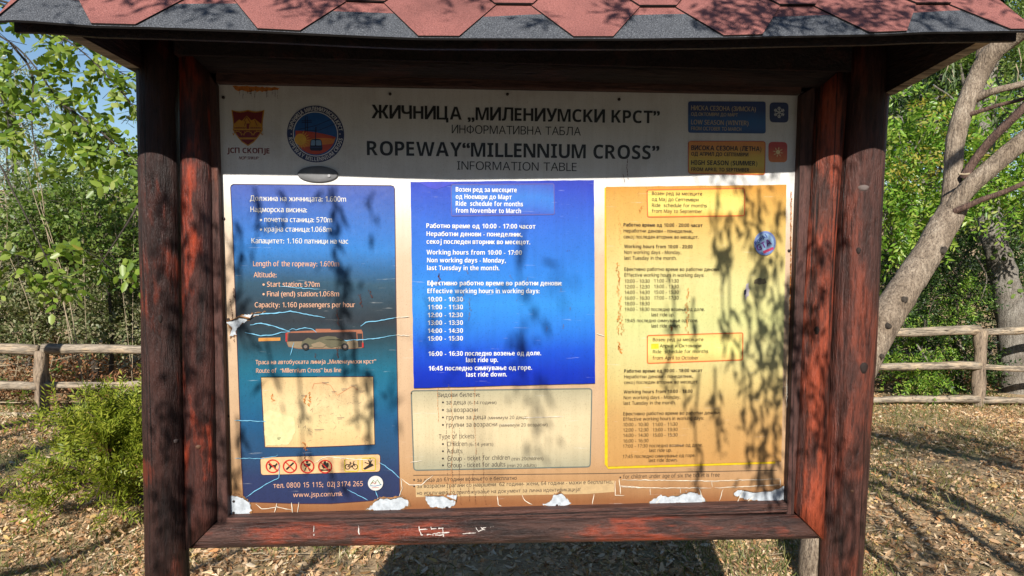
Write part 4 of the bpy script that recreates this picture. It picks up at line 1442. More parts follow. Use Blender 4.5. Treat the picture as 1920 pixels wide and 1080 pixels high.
Q += [('17:00 - 17:30 последно возење од доле.', 1166.8, 1315.6, 838, .008), ('last ride up.', 1215.7, 1258, 846, .008), ('17:45 последно симнување од горе.', 1166.4, 1302, 857.4, .008), ('last ride down.', 1215, 1268.5, 864.6, .008)]
lettering('schedule_lettering', paragraphs(Q, 6.5, 13.2), SUM, BRN, TY)
for pts, w in (([(1156, 493), (1160, 520), (1157, 545), (1160, 570), (1158, 625)], 1.5), ([(1288, 540), (1286, 570), (1290, 590), (1286, 622)], 1.5), ([(1158, 640), (1162, 662)], 1.9), ([(1201, 386), (1202, 400)], 1.2), ([(1160, 393), (1159, 420), (1164, 460)], .7), ([(1164, 590), (1166, 628)], 1.2), ([(1257, 614), (1262, 618)], 2)):
    stain(pts, w, 0, TY-.0006, 2.6, SUM)
b = MB()
b.px(ragged([(1397, 532), (1401, 530), (1402, 548), (1396, 562), (1393, 548)], .8, 4), TY-.0006, 2)
b.px([(1393, 544), (1397, 542), (1396, 551), (1393, 553)], TY-.0010, 1)
b.px(ragged([(1413, 522), (1432, 521), (1434, 530), (1422, 534), (1412, 530)], .8, 4), TY-.0006, 3)
obj('rust_stain', b, [RUST[0], ink('deep_navy', 20, 26, 60), ink('lilac_grey', 190, 180, 190), ink('stain_grey', 120, 108, 80)], SUM)

# stickers and plaque
def disc_thing(name, label, cat, c, r, Y, mats, th=.0012, asp=1.0, group=None):
    C = bd(*c)
    T = thing(name, label, cat, (C[0], Y+th, C[1]-r*PXM), group)
    b = MB()
    n = 40
    P = [(C[0]+r*PXM*math.cos(2*math.pi*j/n), C[1]+asp*r*PXM*math.sin(2*math.pi*j/n)) for j in range(n)]
    b.xz(P, Y, 0)
    b.add([(p[0], Y, p[1]) for p in P]+[(p[0], Y+th, p[1]) for p in P], [(j, n+j, n+(j+1) % n, (j+1) % n) for j in range(n)], 0)
    obj('disc', b, mats, T)
    return T
SC = (1431.5, 456)
YS = TY-.0020
ST1 = disc_thing('sticker', 'round pale blue sticker with purple lettering on the yellow poster', 'sticker', SC, 21.3, YS, ink('sticker_blue', 158, 190, 226), asp=1.08)
b = MB()
b.ring(SC, 17.5, 21.3, YS-.0005, 2, 40, 1.08)
def tilted(s_, cx, cy, w, cap, ang, m_, bold):
    V, Fc, dp = glyphs(s_, bold)
    mn, mx = V[:, 0].min(), V[:, 0].max()
    sx = w*PXM/(mx-mn)
    x = (V[:, 0]-(mn+mx)/2)*sx
    y = (V[:, 1]-.36)*cap*PXM/.727
    C = bd(cx, cy)
    ca, sa = math.cos(ang), math.sin(ang)
    b.add(np.stack([C[0]+x*ca-y*sa, YS-.0012+dp, C[1]+x*sa+y*ca], 1), Fc, m_)
tilted('POPAJ', 1423, 449, 27, 7, R(38), 1, .05)
tilted('GTA', 1429, 459, 30, 12, R(28), 0, .06)
b.px([(1427, 471), (1446, 463), (1448, 467), (1429, 475.5)], YS-.0010, 3)
obj('sticker_lettering', b, [ink('purple', 116, 36, 140), ink('royal_blue', 40, 60, 160), ink('sticker_rim', 120, 140, 196), ink('sticker_pink', 205, 70, 110)], ST1)
SC2 = (704.5, 904.7)
ST2 = disc_thing('sticker', 'small round white sticker with a mountain drawing beside the web address', 'sticker', SC2, 14, Y5-.002, ink('sticker_white', 214, 212, 206))
b = MB()
yq = Y5-.0026
b.ribbon([(695, 907), (701, 899), (704, 903), (708, 898), (714, 907)], 1.3, yq, 0)
b.ribbon([(697, 905), (700, 903), (703, 906), (706, 903)], 1.1, yq-.0003, 1)
b.ribbon([(694, 909), (704, 910), (716, 907)], 1.2, yq, 2)
b.ribbon([(698, 913), (711, 912.5)], .8, yq, 1)
obj('sticker_lettering', b, [ink('logo_green', 90, 130, 70), ink('logo_red', 180, 70, 60), ink('logo_blue', 70, 120, 170)], ST2)
OV = (596.5, 327)
PLQ = thing('oval_plaque', 'small blank grey oval plaque below the round emblem', 'plaque', (bd(*OV)[0], 0, bd(*OV)[1]-.022))
b = MB()
C = bd(*OV)
n = 40
vs = []
for (r_, yy) in ((1.0, 0.0), (1.0, -.004), (.93, -.0065), (.5, -.0072)):
    for j in range(n):
        a = 2*math.pi*j/n
        vs.append((C[0]+36*PXM*r_*math.cos(a), yy, C[1]+14.5*PXM*r_*math.sin(a)))
b.add(vs, [(i*n+j, i*n+(j+1) % n, (i+1)*n+(j+1) % n, (i+1)*n+j) for i in range(3) for j in range(n)]+[tuple(3*n+j for j in range(n))])
obj('plate', b, plain('plaque_grey', (.16, .16, .165), .5), PLQ, smooth=True)
b = MB()
b.tube([(bd(618, 330)[0], -.007, bd(618, 330)[1]), (bd(618, 330)[0], -.0095, bd(618, 330)[1])], .004, 10)
obj('rivet', b, plain('rivet_grey', (.3, .3, .31), .4), PLQ)

# ------------------------------------------------------------------ vegetation tools
def unit(v):
    return v/(np.linalg.norm(v, axis=-1, keepdims=True)+1e-9)

def leaves(P, D, N, L, Wd, fold=.25, oval=False, curl=.0):
    """leaf blades at P pointing along D with face normal N; returns verts, faces."""
    n = len(P)
    D = unit(D)
    Sd = unit(np.cross(D, N))
    N = np.cross(Sd, D)
    L = np.broadcast_to(np.asarray(L, float), (n,))[:, None]
    Wd = np.broadcast_to(np.asarray(Wd, float), (n,))[:, None]
    if oval:
        pr = [(0, 0), (.28, .5), (.72, .40), (1, 0), (.72, -.40), (.28, -.5)]
        V = np.stack([P+D*L*a+Sd*Wd*c_-N*(abs(c_)*Wd*fold+curl*L*a*a) for a, c_ in pr], 1)
        base_ = np.arange(n)[:, None]*6
        Fq = np.concatenate([base_+np.array([0, 3, 2, 1]), base_+np.array([0, 5, 4, 3])])
        return V.reshape(-1, 3), Fq
    pr = [(0, 0), (.45, .5), (1, 0), (.45, -.5)]
    V = np.stack([P+D*L*a+Sd*Wd*c_-N*(abs(c_)*Wd*fold) for a, c_ in pr], 1)
    base_ = np.arange(n)[:, None]*4
    Fq = np.concatenate([base_+np.array([0, 2, 1]), base_+np.array([0, 3, 2])])
    return V.reshape(-1, 3), Fq

def sprays(O, D, N, L, m_, ll, lw, rnd=.25, oval=False, opp=True, fold=.25, jit=.25):
    """compound sprays: m_ leaflets along a twig from O in direction D."""
    n = len(O)
    D = unit(D)
    Sd = unit(np.cross(D, N))
    N = np.cross(Sd, D)
    Ps, Ds, Ns, Ls = [], [], [], []
    L = np.broadcast_to(np.asarray(L, float), (n,))[:, None]
    for j in range(m_):
        t = (j//2+1)/(m_//2+.5) if opp else (j+1)/m_
        sg = 1 if j % 2 else -1
        last = j == m_-1
        d = D*(.55 if not last else 1)+Sd*(sg*.85 if not last else 0)+rng.normal(size=(n, 3))*rnd
        Ps.append(O+D*L*t*.9-N*L*.15*t*t+rng.normal(size=(n, 3))*L*jit*.1)
        Ds.append(d)
        Ns.append(N+rng.normal(size=(n, 3))*rnd)
        Ls.append(np.full(n, ll)*rng.uniform(.7, 1.15, n))
    Ls = np.concatenate(Ls)
    return leaves(np.concatenate(Ps), np.concatenate(Ds), np.concatenate(Ns), Ls, Ls*lw/ll, fold, oval)

def in_blob(c, r, n, bias=.45):
    d = unit(rng.normal(size=(n, 3)))
    rad = rng.random(n)**bias
    return np.array(c)+d*rad[:, None]*np.array(r), d

def merge(parts):
    Vs, Fs, o = [], [], 0
    for V, Fq in parts:
        Vs.append(V); Fs.append(Fq+o); o += len(V)
    return np.concatenate(Vs), np.concatenate(Fs)

def curve3(pts, k=6):
    """smooth polyline through control points (Catmull-Rom)."""
    P = [np.array(p, float) for p in pts]
    P = [2*P[0]-P[1]]+P+[2*P[-1]-P[-2]]
    out = []
    for i in range(1, len(P)-2):
        for t in np.arange(k)/k:
            a, b_, c_, d_ = P[i-1], P[i], P[i+1], P[i+2]
            out.append(.5*((2*b_)+(c_-a)*t+(2*a-5*b_+4*c_-d_)*t*t+(3*b_-a-3*c_+d_)*t**3))
    out.append(P[-2])
    return out

def limb(b, pts, r0, r1, n=8, k=6, m_=0, rough=.05):
    c_ = curve3(pts, k)
    b.tube(c_, list(np.linspace(r0, r1, len(c_))), n, m_, rough)

SUNH = np.array([SUND[0], SUND[1], .8])

# ------------------------------------------------------------------ fence
def fence():
    pl = PG(72, 781); pr = PG(1843, 763)
    T = thing('rail_fence', 'low weathered grey three-rail log fence running behind the notice stand', 'fence', ((pl[0]+pr[0])/2, (pl[1]+pr[1])/2, GZ))
    dxy = (pr-pl)/4
    posts = [pl+dxy*k for k in range(-1, 6)]
    hl = PD(72, 655, topx(pl)[2])[2]
    hr = PD(1843, 616, topx(pr)[2])[2]
    hts = [[], [], []]
    zl = [PD(72, y, topx(pl)[2])[2] for y in (660, 724, 783)]
    zr_ = [PD(1843, y, topx(pr)[2])[2] for y in (624, 687, 752)]
    for k, p in enumerate(posts):
        t = min(1, max(0, (k-1)/4))
        b = MB()
        h = hl+(hr-hl)*t
        n_ = 9
        zs_ = np.linspace(GZ-.1, h-.02, n_)
        b.tube([(p[0]+.008*math.sin(i*1.7+k), p[1]+.09, z) for i, z in enumerate(zs_)], [.074+.007*math.sin(i*1.3+k*2) for i in range(n_)], 12, 0, .04)
        obj('post', b, GREYWV, T, smooth=True)
        if k == len(posts)-1: continue
        q = posts[k+1]
        t2 = min(1, max(0, k/4))
        for j in range(3):
            za = zl[j]+(zr_[j]-zl[j])*t
            zb_ = zl[j]+(zr_[j]-zl[j])*t2
            if k == 1 and j == 1: zb_ += .05
            b = MB()
            n_ = 14
            sag = rng.normal()*.02
            ph = rng.uniform(0, 6)
            yo = 0.0 if j == 0 else -.035
            pts = [(p[0]+(q[0]-p[0])*s_, p[1]+(q[1]-p[1])*s_+yo+.09, za+(zb_-za)*s_+sag*math.sin(math.pi*s_)+.014*math.sin(6*s_+ph)+.006*math.sin(15*s_+ph*2)) for s_ in np.linspace(0.01, .99, n_)]
            if j == 0: pts = [(x, y, z+.02) for x, y, z in pts]
            b.tube(pts, [(.052 if j == 0 else .043)*(1+.16*math.sin(5*s_+ph)+.06*math.sin(17*s_+ph)) for s_ in np.linspace(0, 1, n_)], 10, 0, .05)
            obj('rail', b, GREYW, T, smooth=True)
fence()

# ------------------------------------------------------------------ trees and bushes
G_BRIGHT = leaf_mat('leaf_bright', [(.06, .12, .012), (.13, .21, .025), (.20, .29, .04), (.26, .34, .06), (.34, .38, .12)], .42, .38)
G_MID = leaf_mat('leaf_mid', [(.045, .09, .015), (.10, .17, .03), (.17, .25, .05), (.26, .31, .10)], .4)
G_UNDER = leaf_mat('leaf_undergrowth', [(.04, .06, .02), (.11, .14, .05), (.22, .23, .11), (.36, .32, .20), (.12, .18, .05)], .35)
G_DARK = leaf_mat('leaf_dark', [(.025, .055, .012), (.05, .095, .018), (.08, .14, .028), (.12, .17, .035)], .35)
G_DEEP = leaf_mat('leaf_deep_green', [(.012, .03, .008), (.022, .05, .012), (.035, .075, .016), (.06, .11, .022), (.13, .19, .05)], .3)
G_LOCUST = leaf_mat('leaf_locust', [(.035, .09, .01), (.10, .22, .02), (.18, .33, .035), (.27, .40, .06), (.38, .43, .10)], .42, .36)
G_OLIVE = leaf_mat('leaf_grey_green', [(.08, .11, .05), (.17, .21, .11), (.31, .34, .24), (.46, .49, .40)], .35, .36)
G_THUJA = leaf_mat('leaf_conifer', [(.07, .105, .01), (.15, .19, .015), (.24, .28, .028), (.34, .35, .05)], .3)
G_YEL = leaf_mat('leaf_yellow', [(.3, .26, .05), (.42, .34, .06), (.2, .22, .04)], .4)
BRACK = leaf_mat('dead_fern', [(.16, .06, .025), (.26, .11, .05), (.34, .18, .09), (.20, .09, .04), (.42, .28, .16)], .2, .8)
WILLOW = leaf_mat('leaf_willow', [(.06, .10, .04), (.11, .16, .07), (.16, .20, .10)], .3)
B_TAN = bark_mat('bark_tan', (.10, .075, .055), (.35, .275, .20), (.56, .47, .36))
B_DARK = bark_mat('bark_dark', (.03, .024, .018), (.075, .06, .045), (.13, .105, .08))
B_GREY = bark_mat('bark_grey', (.10, .09, .075), (.25, .225, .19), (.42, .39, .34))
B_RED = bark_mat('bark_red_brown', (.07, .04, .03), (.17, .10, .075), (.27, .18, .13))
TWIG = plain('dry_twig', (.34, .27, .18), .9)

def blob_leaves(blobs, per, L, m_, ll, lw, droop=.3, bias=.45, rnd=.3, oval=False, sunny=.5):
    parts = []
    for (c_, r_, n_) in blobs:
        P, d = in_blob(c_, r_, int(n_*per), bias)
        D = d*.8+rng.normal(size=P.shape)*.6+np.array([0, 0, -droop])
        N = rng.normal(size=P.shape)*.85+SUNH*sunny+np.array([0, 0, .2])
        parts.append(sprays(P, D, N, rng.uniform(.7, 1.25, len(P))*L, m_, ll, lw, rnd, oval))
    return merge(parts)

def tree(name, label, cat, base_, trunk_pts, r0, r1, blobs, mat_l, bark, group, per=1., L=.25, m_=9, ll=.05, lw=.025, droop=.3, nb=3, oval=False, bias=.45, trunk_name='trunk', sunny=.22, rnd=.3):
    T = thing(name, label, cat, base_, group)
    b = MB()
    limb(b, trunk_pts, r0, r1, 10)
    tops = curve3(trunk_pts, 6)
    for (c_, r_, n_) in blobs:
        c_ = np.array(c_)
        s_ = tops[int(len(tops)*rng.uniform(.35, .9))]
        mid = (s_+c_)/2+rng.normal(size=3)*.15
        limb(b, [s_, mid, c_], r1*.9, r1*.25, 6, 5)
        for k in range(nb):
            e = c_+unit(rng.normal(size=3))*np.array(r_)*.85
            limb(b, [c_, (c_+e)/2+rng.normal(size=3)*.06, e], r1*.3, .004, 4, 4)
    obj(trunk_name, b, bark, T, smooth=True)
    V, Fq = blob_leaves(blobs, per, L, m_, ll, lw, droop, bias, rnd, oval, sunny)
    npobj('crown', V, Fq, mat_l, T)
    return T

def ground_at(p):
    return (p[0], p[1], GZ+max(0, p[1]-9)*.10)

# ---- left side, beyond the fence
def lt(px, py, d): return PD(px, py, d)
# grey green tall shrubs
c1 = [(lt(30, 300, 10.5), (1.0, .8, 1.3), 1.0), (lt(10, 180, 10.8), (.5, .5, .8), .35), (lt(170, 430, 10), (1.1, .8, 1.0), 1.0), (lt(-120, 350, 10.8), (1.0, .9, 1.5), .6), (lt(80, 560, 10.), (1.3, .7, .8), .8), (lt(90, 400, 10.4), (.9, .7, .9), .7)]
bs_ = ground_at(lt(60, 700, 10.6))
tree('grey_green_tree', 'tall grey-green small-leaved tree beyond the fence at the far left', 'tree', bs_, [bs_, lt(50, 560, 10.6), lt(30, 330, 10.6), lt(20, 150, 10.8)], .09, .04, c1, G_OLIVE, B_GREY, None, per=420, L=.26, m_=11, ll=.075, lw=.024, droop=.0, bias=.5)
c2 = [(lt(245, 400, 11.5), (.9, .8, 1.2), 1.0), (lt(330, 450, 11.5), (1.2, .9, 1.5), .8), (lt(210, 320, 12), (.5, .5, .35), .3), (lt(240, 590, 11), (1.0, .8, .8), .7)]
bs_ = ground_at(lt(300, 690, 11.6))
tree('pale_tree', 'pale feathery tree peeking out beside the left post', 'tree', bs_, [bs_, lt(290, 560, 11.6), lt(260, 400, 11.6), lt(250, 290, 11.9)], .1, .035, c2, G_OLIVE, B_GREY, None, per=420, L=.22, m_=11, ll=.055, lw=.018, droop=.1, bias=.5)
# dark understorey bush behind the fence
c3 = [(lt(40, 470, 9.0), (1.0, .6, .55), .9), (lt(170, 450, 9.2), (.9, .6, .7), 1.), (lt(260, 520, 9.0), (.7, .5, .7), .8), (lt(110, 580, 8.8), (1.2, .5, .45), .8), (lt(250, 610, 8.7), (.8, .4, .35), .5), (lt(0, 600, 8.8), (.8, .5, .35), .5), (lt(-150, 520, 9.2), (1, .6, .8), .5)]
bs_ = ground_at(lt(180, 720, 8.9))
tree('understorey_bush', 'dense dark green bush with twiggy stems just beyond the left fence rails', 'bush', bs_, [bs_, lt(175, 640, 8.9), lt(170, 560, 8.95), lt(160, 480, 9.0)], .05, .02, c3, G_UNDER, B_DARK, None, per=900, L=.2, m_=9, ll=.055, lw=.03, droop=.1, nb=7, trunk_name='stems')
c3 = [(lt(130, 380, 8.4), (.9, .4, .5), .55), (lt(240, 440, 8.3), (.6, .4, .6), .5), (lt(200, 330, 8.6), (.6, .4, .4), .4), (lt(60, 420, 8.5), (.6, .4, .4), .3)]
bs_ = ground_at(lt(205, 730, 8.5))
tree('light_green_sapling', 'light green leafy sapling between the left post and the grey-green tree', 'tree', bs_, [bs_, lt(210, 620, 8.5), lt(195, 480, 8.45), lt(180, 340, 8.5)], .03, .012, c3, G_MID, B_DARK, None, per=560, L=.22, m_=7, ll=.065, lw=.036, droop=.2, nb=5)

# near broad-leaved tree whose boughs hang into the picture's top left
T = thing('broadleaf_tree', 'nearby tree with large oval yellow-green leaves hanging below the left end of the roof', 'tree', ground_at(lt(-420, 560, 5.2)))
b = MB()
tb = np.array(ground_at(lt(-420, 560, 5.2)))
limb(b, [tb, tb+np.array([.1, 0, 1.2]), lt(-330, 120, 5.2), lt(-250, -120, 5.3)], .11, .06, 10)
boughs = [([lt(-330, 120, 5.2), lt(-120, 40, 5.1), lt(20, 80, 5.), lt(110, 190, 4.9), lt(150, 260, 4.9)], 1.0),
          ([lt(-290, 0, 5.3), lt(-80, -20, 5.2), (lt(100, 60, 5.1)), lt(190, 130, 5.), lt(262, 215, 5.)], 1.0),
          ([lt(-80, -20, 5.2), lt(60, 20, 5.3), lt(150, 70, 5.3), lt(215, 130, 5.3), lt(300, 160, 5.3)], .8),
          ([lt(20, 80, 5.), lt(60, 140, 5), lt(60, 240, 4.95), lt(75, 300, 4.9)], .5),
          ([lt(110, 190, 4.9), lt(180, 240, 4.85), lt(240, 290, 4.8), lt(290, 320, 4.8)], .9),
          ([lt(-330, 120, 5.2), lt(-200, 330, 5.0), lt(-60, 430, 4.8), lt(20, 470, 4.7), lt(60, 490, 4.7)], .45),
          ([lt(290, 320, 4.8), lt(250, 400, 4.7), lt(215, 455, 4.7), lt(185, 500, 4.7)], .4),
          ([lt(-330, 120, 5.2), lt(-150, 220, 5.), lt(-20, 290, 4.9), lt(30, 370, 4.8), (lt(85, 480, 4.75)), lt(100, 520, 4.75)], .35),
          ([lt(-150, 80, 5.2), lt(-60, 120, 5.1), lt(0, 180, 5.1), lt(20, 250, 5.)], .6)]
Os, Ds = [], []
for pts, dens in boughs:
    cv = curve3(pts, 8)
    b.tube(cv, list(np.linspace(.010, .003, len(cv))), 5, 0, .05)
    cv = np.array(cv)
    k0 = 0 if dens > .5 else int(len(cv)*.72)
    for i in range(k0, len(cv)-1):
        for _ in range(int(rng.poisson(2.3*dens if dens > .5 else 1.0))):
            p = cv[i]+(cv[i+1]-cv[i])*rng.random()
            d = rng.normal(size=3)*.8+np.array([.25, -.1, -.75])
            q = p+unit(d)*rng.uniform(.02, .16)
            b.tube([p, q], [.003, .002], 3)
            Os.append(q); Ds.append(d+rng.normal(size=3)*.3)
obj('trunk', b, B_DARK, T, smooth=True)
Os, Ds = np.array(Os), np.array(Ds)
Ns = rng.normal(size=Os.shape)*.7+np.array([-.1, -.6, .5])
V, Fq = sprays(Os, Ds, Ns, rng.uniform(.12, .22, len(Os)), 7, .078, .04, .3, True, True, .2)
npobj('crown', V, Fq, G_BRIGHT, T)
idx = rng.choice(len(Os), 8, False)
V, Fq = leaves(Os[idx], Ds[idx], Ns[idx], .08, .045, .2, True)
npobj('yellowed_leaves', V, Fq, G_YEL, T)

# dry stalks
stk = [((35, 640, 8.6), (8, 330, 8.2), 1), ((95, 470, 8.0), (25, 120, 7.8), 1), ((125, 540, 8.0), (40, 150, 7.8), 1), ((60, 600, 8.4), (5, 440, 8.4), .8), ((105, 480, 8.), (62, 250, 8.), .8), ((250, 480, 8.4), (262, 380, 8.3), .7), ((115, 620, 8.5), (128, 500, 8.5), .8), ((215, 420, 8.2), (180, 330, 8.1), .6), ((155, 420, 8.2), (172, 330, 8.1), .6)]
T = thing('dry_stalks', 'clump of tall pale dry stalks leaning in front of the grey-green tree', 'plant', ground_at(lt(90, 720, 8.4)))
b = MB()
for (p, q, w) in stk:
    A, B_ = lt(*p), lt(*q)
    gA = np.array(ground_at((lt(p[0]+(p[0]-q[0])*.5+rng.normal()*15, 720, p[2]))))
    limb(b, [gA, A, A*.6+B_*.4+rng.normal(size=3)*.07, A*.3+B_*.7+rng.normal(size=3)*.07, B_], .0055*w, .003, 5)
obj('stalk', b, TWIG, T, smooth=True)

# dead bracken and undergrowth along the fence (nobody could count it)
def bracken(name, label, areas, n_, mt, ll, lw, hz):
    Os, Ds = [], []
    for (x0, x1, y0, y1, h) in areas:
        k = int(n_*(x1-x0)*(y1-y0))
        x = rng.uniform(x0, x1, k); y = rng.uniform(y0, y1, k)
        z = GZ+rng.random(k)**1.6*h*(.6+.4*np.sin(x*2.3+y))
        Os.append(np.stack([x, y, z], 1))
    O = np.concatenate(Os)
    D = rng.normal(size=O.shape)*np.array([1, 1, .45])+np.array([0, -.2, .15])
    N = rng.normal(size=O.shape)*.5+np.array([0, -.3, .9])
    V, Fq = sprays(O, D, N, rng.uniform(.6, 1.3, len(O))*hz, 9, ll, lw, .35)
    o = npobj(name, V, Fq, mt)
    return tag(o, label, None, None, 'stuff')
fy = PG(72, 781)[1]+.35
tag(bracken('dead_bracken', 'reddish brown dead fern litter behind the fence rails', [(-7.5, -2.3, fy, fy+2.2, .55), (3.6, 7.5, fy+.5, fy+2.2, .42)], 95, BRACK, .075, .026, .3), cat='ferns')
tag(bracken('green_undergrowth', 'low green seedlings scattered along the fence foot', [(-7.5, -2.3, fy-.2, fy+1.2, .35), (3.2, 7.5, fy+.3, fy+1.3, .4)], 22, G_MID, .055, .03, .2), cat='undergrowth')
b = MB()
for k in range(60):
    x = rng.uniform(-7.0, -2.4) if k < 40 else rng.uniform(3.6, 7.2)
    p = np.array([x, fy+rng.uniform(-.1, 1.6), GZ+rng.uniform(.02, .8)])
    d = unit(np.array([rng.normal(), rng.normal()*.5, rng.normal()*.35]))*rng.uniform(.3, 1.1)
    limb(b, [p, p+d*.5+rng.normal(size=3)*.05, p+d], rng.uniform(.004, .012), .002, 4, 3)
tag(obj('fallen_twigs', b, TWIG, smooth=True), 'tangle of bare grey twigs lying in the bracken behind the fence', 'twigs', kind='stuff')

# conifer shrub in front of the fence at the lower left
sb = PG(228, 958)
T = thing('conifer_shrub', 'bright yellow-green feathery conifer shrub on the leaf litter left of the stand', 'shrub', sb)
b = MB()
Os, Ds, Ns = [], [], []
for k in range(120):
    a = rng.uniform(0, 2*math.pi)
    el = rng.uniform(.12, 1.35)
    ln = (.42+.62*rng.random()**.8)*(.95 if el < .7 else .84)*(1+.22*math.sin(3*a+1)+.12*math.sin(7*a))
    d0 = np.array([math.cos(a)*math.cos(el)*.74, math.sin(a)*math.cos(el)*.7, math.sin(el)*.98])
    e = sb+np.array([0, 0, .06])+d0*ln
    mid = sb+np.array([0, 0, .1])+d0*ln*.55+np.array([0, 0, .09])
    e = e-np.array([0, 0, .07*ln])
    cv = curve3([sb+np.array([0, 0, .03]), mid, e], 6)
    b.tube(cv, list(np.linspace(.011, .003, len(cv))), 4)
    cv = np.array(cv)
    for t in rng.uniform(.35, 1, 13):
        i = min(int(t*(len(cv)-1)), len(cv)-2)
        Os.append(cv[i]+(cv[i+1]-cv[i])*(t*(len(cv)-1)-i)+rng.normal(size=3)*.03)
        Ds.append(d0*1.1+rng.normal(size=3)*.42+np.array([0, 0, .12]))
        Ns.append(rng.normal(size=3)*.35+np.array([-.2, -.5, .6]))
obj('stems', b, B_RED, T, smooth=True)
V, Fq = sprays(np.array(Os), np.array(Ds), np.array(Ns), rng.uniform(.13, .26, len(Os)), 19, .052, .0115, .16, False, True, .05, .1)
npobj('foliage', V, Fq, G_THUJA, T)
i_ = rng.choice(len(Os), 90, False)
V, Fq = sprays(np.array(Os)[i_]-np.array([0, 0, .02]), np.array(Ds)[i_], np.array(Ns)[i_], .14, 13, .04, .009, .2)
npobj('dead_sprays', V, Fq, BRACK, T)
# ---- right side
LT = thing('leaning_tree', 'pale leaning tree trunk forking into bare limbs behind the right post', 'tree', PG(1530, 1092))
b = MB()
trunk = [(1532, 1094, 4.0, .105), (1534, 1030, 4.0, .098), (1550, 900, 4.06, .097), (1580, 775, 4.15, .098), (1617, 680, 4.2, .098), (1659, 600, 4.25, .097), (1694, 545, 4.3, .092), (1742, 471, 4.4, .086), (1771, 420, 4.45, .086), (1792, 385, 4.5, .08)]
def axis(list_, k=6):
    cv = curve3([PD(x, y, d) for x, y, d, r_ in list_], k)
    rr = np.interp(np.linspace(0, 1, len(cv)), np.linspace(0, 1, len(list_)), [r_ for *_, r_ in list_])
    return cv, list(rr)
cv, rr = axis(trunk)
b.tube(cv, rr, 16, 0, .025)
obj('trunk', b, B_TAN, LT, smooth=True)
def branch(list_, mt=B_TAN, n=12):
    b = MB()
    cv, rr = axis(list_)
    b.tube(cv, rr, n, 0, .03)
    return obj('limb', b, mt, LT, smooth=True)
branch([(1780, 405, 4.47, .058), (1786, 338, 4.5, .055), (1791, 268, 4.5, .055), (1804, 215, 4.5, .058), (1821, 171, 4.5, .060), (1842, 127, 4.5, .062), (1866, 93, 4.45, .062), (1900, 70, 4.4, .055), (1960, 20, 4.2, .05), (2040, -60, 3.9, .045)])
branch([(1843, 125, 4.5, .05), (1846, 90, 4.55, .045), (1850, 30, 4.6, .04), (1840, -80, 4.7, .035)])
branch([(1785, 395, 4.45, .058), (1812, 356, 4.4, .055), (1862, 311, 4.35, .055), (1918, 264, 4.3, .054), (2010, 190, 4.2, .055), (2120, 80, 4.0, .05)])
branch([(1806, 335, 4.42, .028), (1828, 300, 4.38, .027), (1862, 258, 4.3, .026), (1918, 203, 4.2, .024), (1990, 120, 4.1, .02)], B_RED, 8)
branch([(1828, 186, 4.48, .028), (1862, 171, 4.4, .024), (1918, 157, 4.35, .021), (2000, 130, 4.2, .018)], B_TAN, 8)
branch([(1816, 215, 4.46, .016), (1848, 205, 4.4, .014), (1876, 196, 4.35, .013), (1922, 184, 4.3, .011), (2000, 150, 4.2, .008)], B_RED, 7)
branch([(1783, 400, 4.42, .022), (1805, 390, 4.36, .02), (1842, 374, 4.3, .018), (1887, 358, 4.25, .016), (1960, 325, 4.2, .012)], B_RED, 8)
branch([(1817, 326, 4.3, .008), (1808, 327, 4.28, .007), (1798, 326, 4.26, .007)], TWIG, 6)
b = MB()
for (x, y, d, r_) in ((1763, 470, 4.31, .026), (1690, 562, 4.17, .020), (1660, 611, 4.12, .018), (1648, 668, 4.1, .014)):
    P = PD(x+6, y, d+.015)
    b.tube([P+np.array([0, .03, 0]), P-np.array([.0, .004, 0]), P-np.array([0, .008, 0])], [r_*1.1, r_, r_*.5], 10, 0, .1)
obj('knot', b, B_DARK, LT, smooth=True)

# unseen limb, boughs and shoots added to this tree to shade stand and ground
def sun_at(target, s_):
    return np.array(target)+SUND*s_
b = MB()
Lp, Ld, Ln, Ll = [], [], [], []
def shoot(p_top, p_bot, dens, ll=.07, spread=.012):
    p_top, p_bot = np.array(p_top), np.array(p_bot)
    n_ = max(4, int(np.linalg.norm(p_top-p_bot)*dens))
    wob = rng.normal(size=3)*.018
    t = rng.random(n_)
    P = p_top+(p_bot-p_top)*t[:, None]+np.sin(t*5)[:, None]*wob+rng.normal(size=(n_, 3))*spread
    Lp.append(P)
    Ld.append(rng.normal(size=(n_, 3))*.38+np.array([0, 0, -1.]))
    Ln.append(rng.normal(size=(n_, 3))*.6+np.array([.1, -1., 0]))
    Ll.append(rng.uniform(.6, 1.2, n_)*ll)
    b.tube([p_top, (p_top+p_bot)/2+wob, p_bot], [.004, .003, .002], 4)
def strand(px, y0_, y1_, s_=2.75, dens=90, spread=.012, ll=.05):
    dens *= 1.3 if px > 1150 else .95
    A, B_ = PY(px, y0_, 0.), PY(px+rng.normal()*5, y1_, 0.)
    shoot(sun_at(A, s_), sun_at(B_, s_), dens, ll, spread)
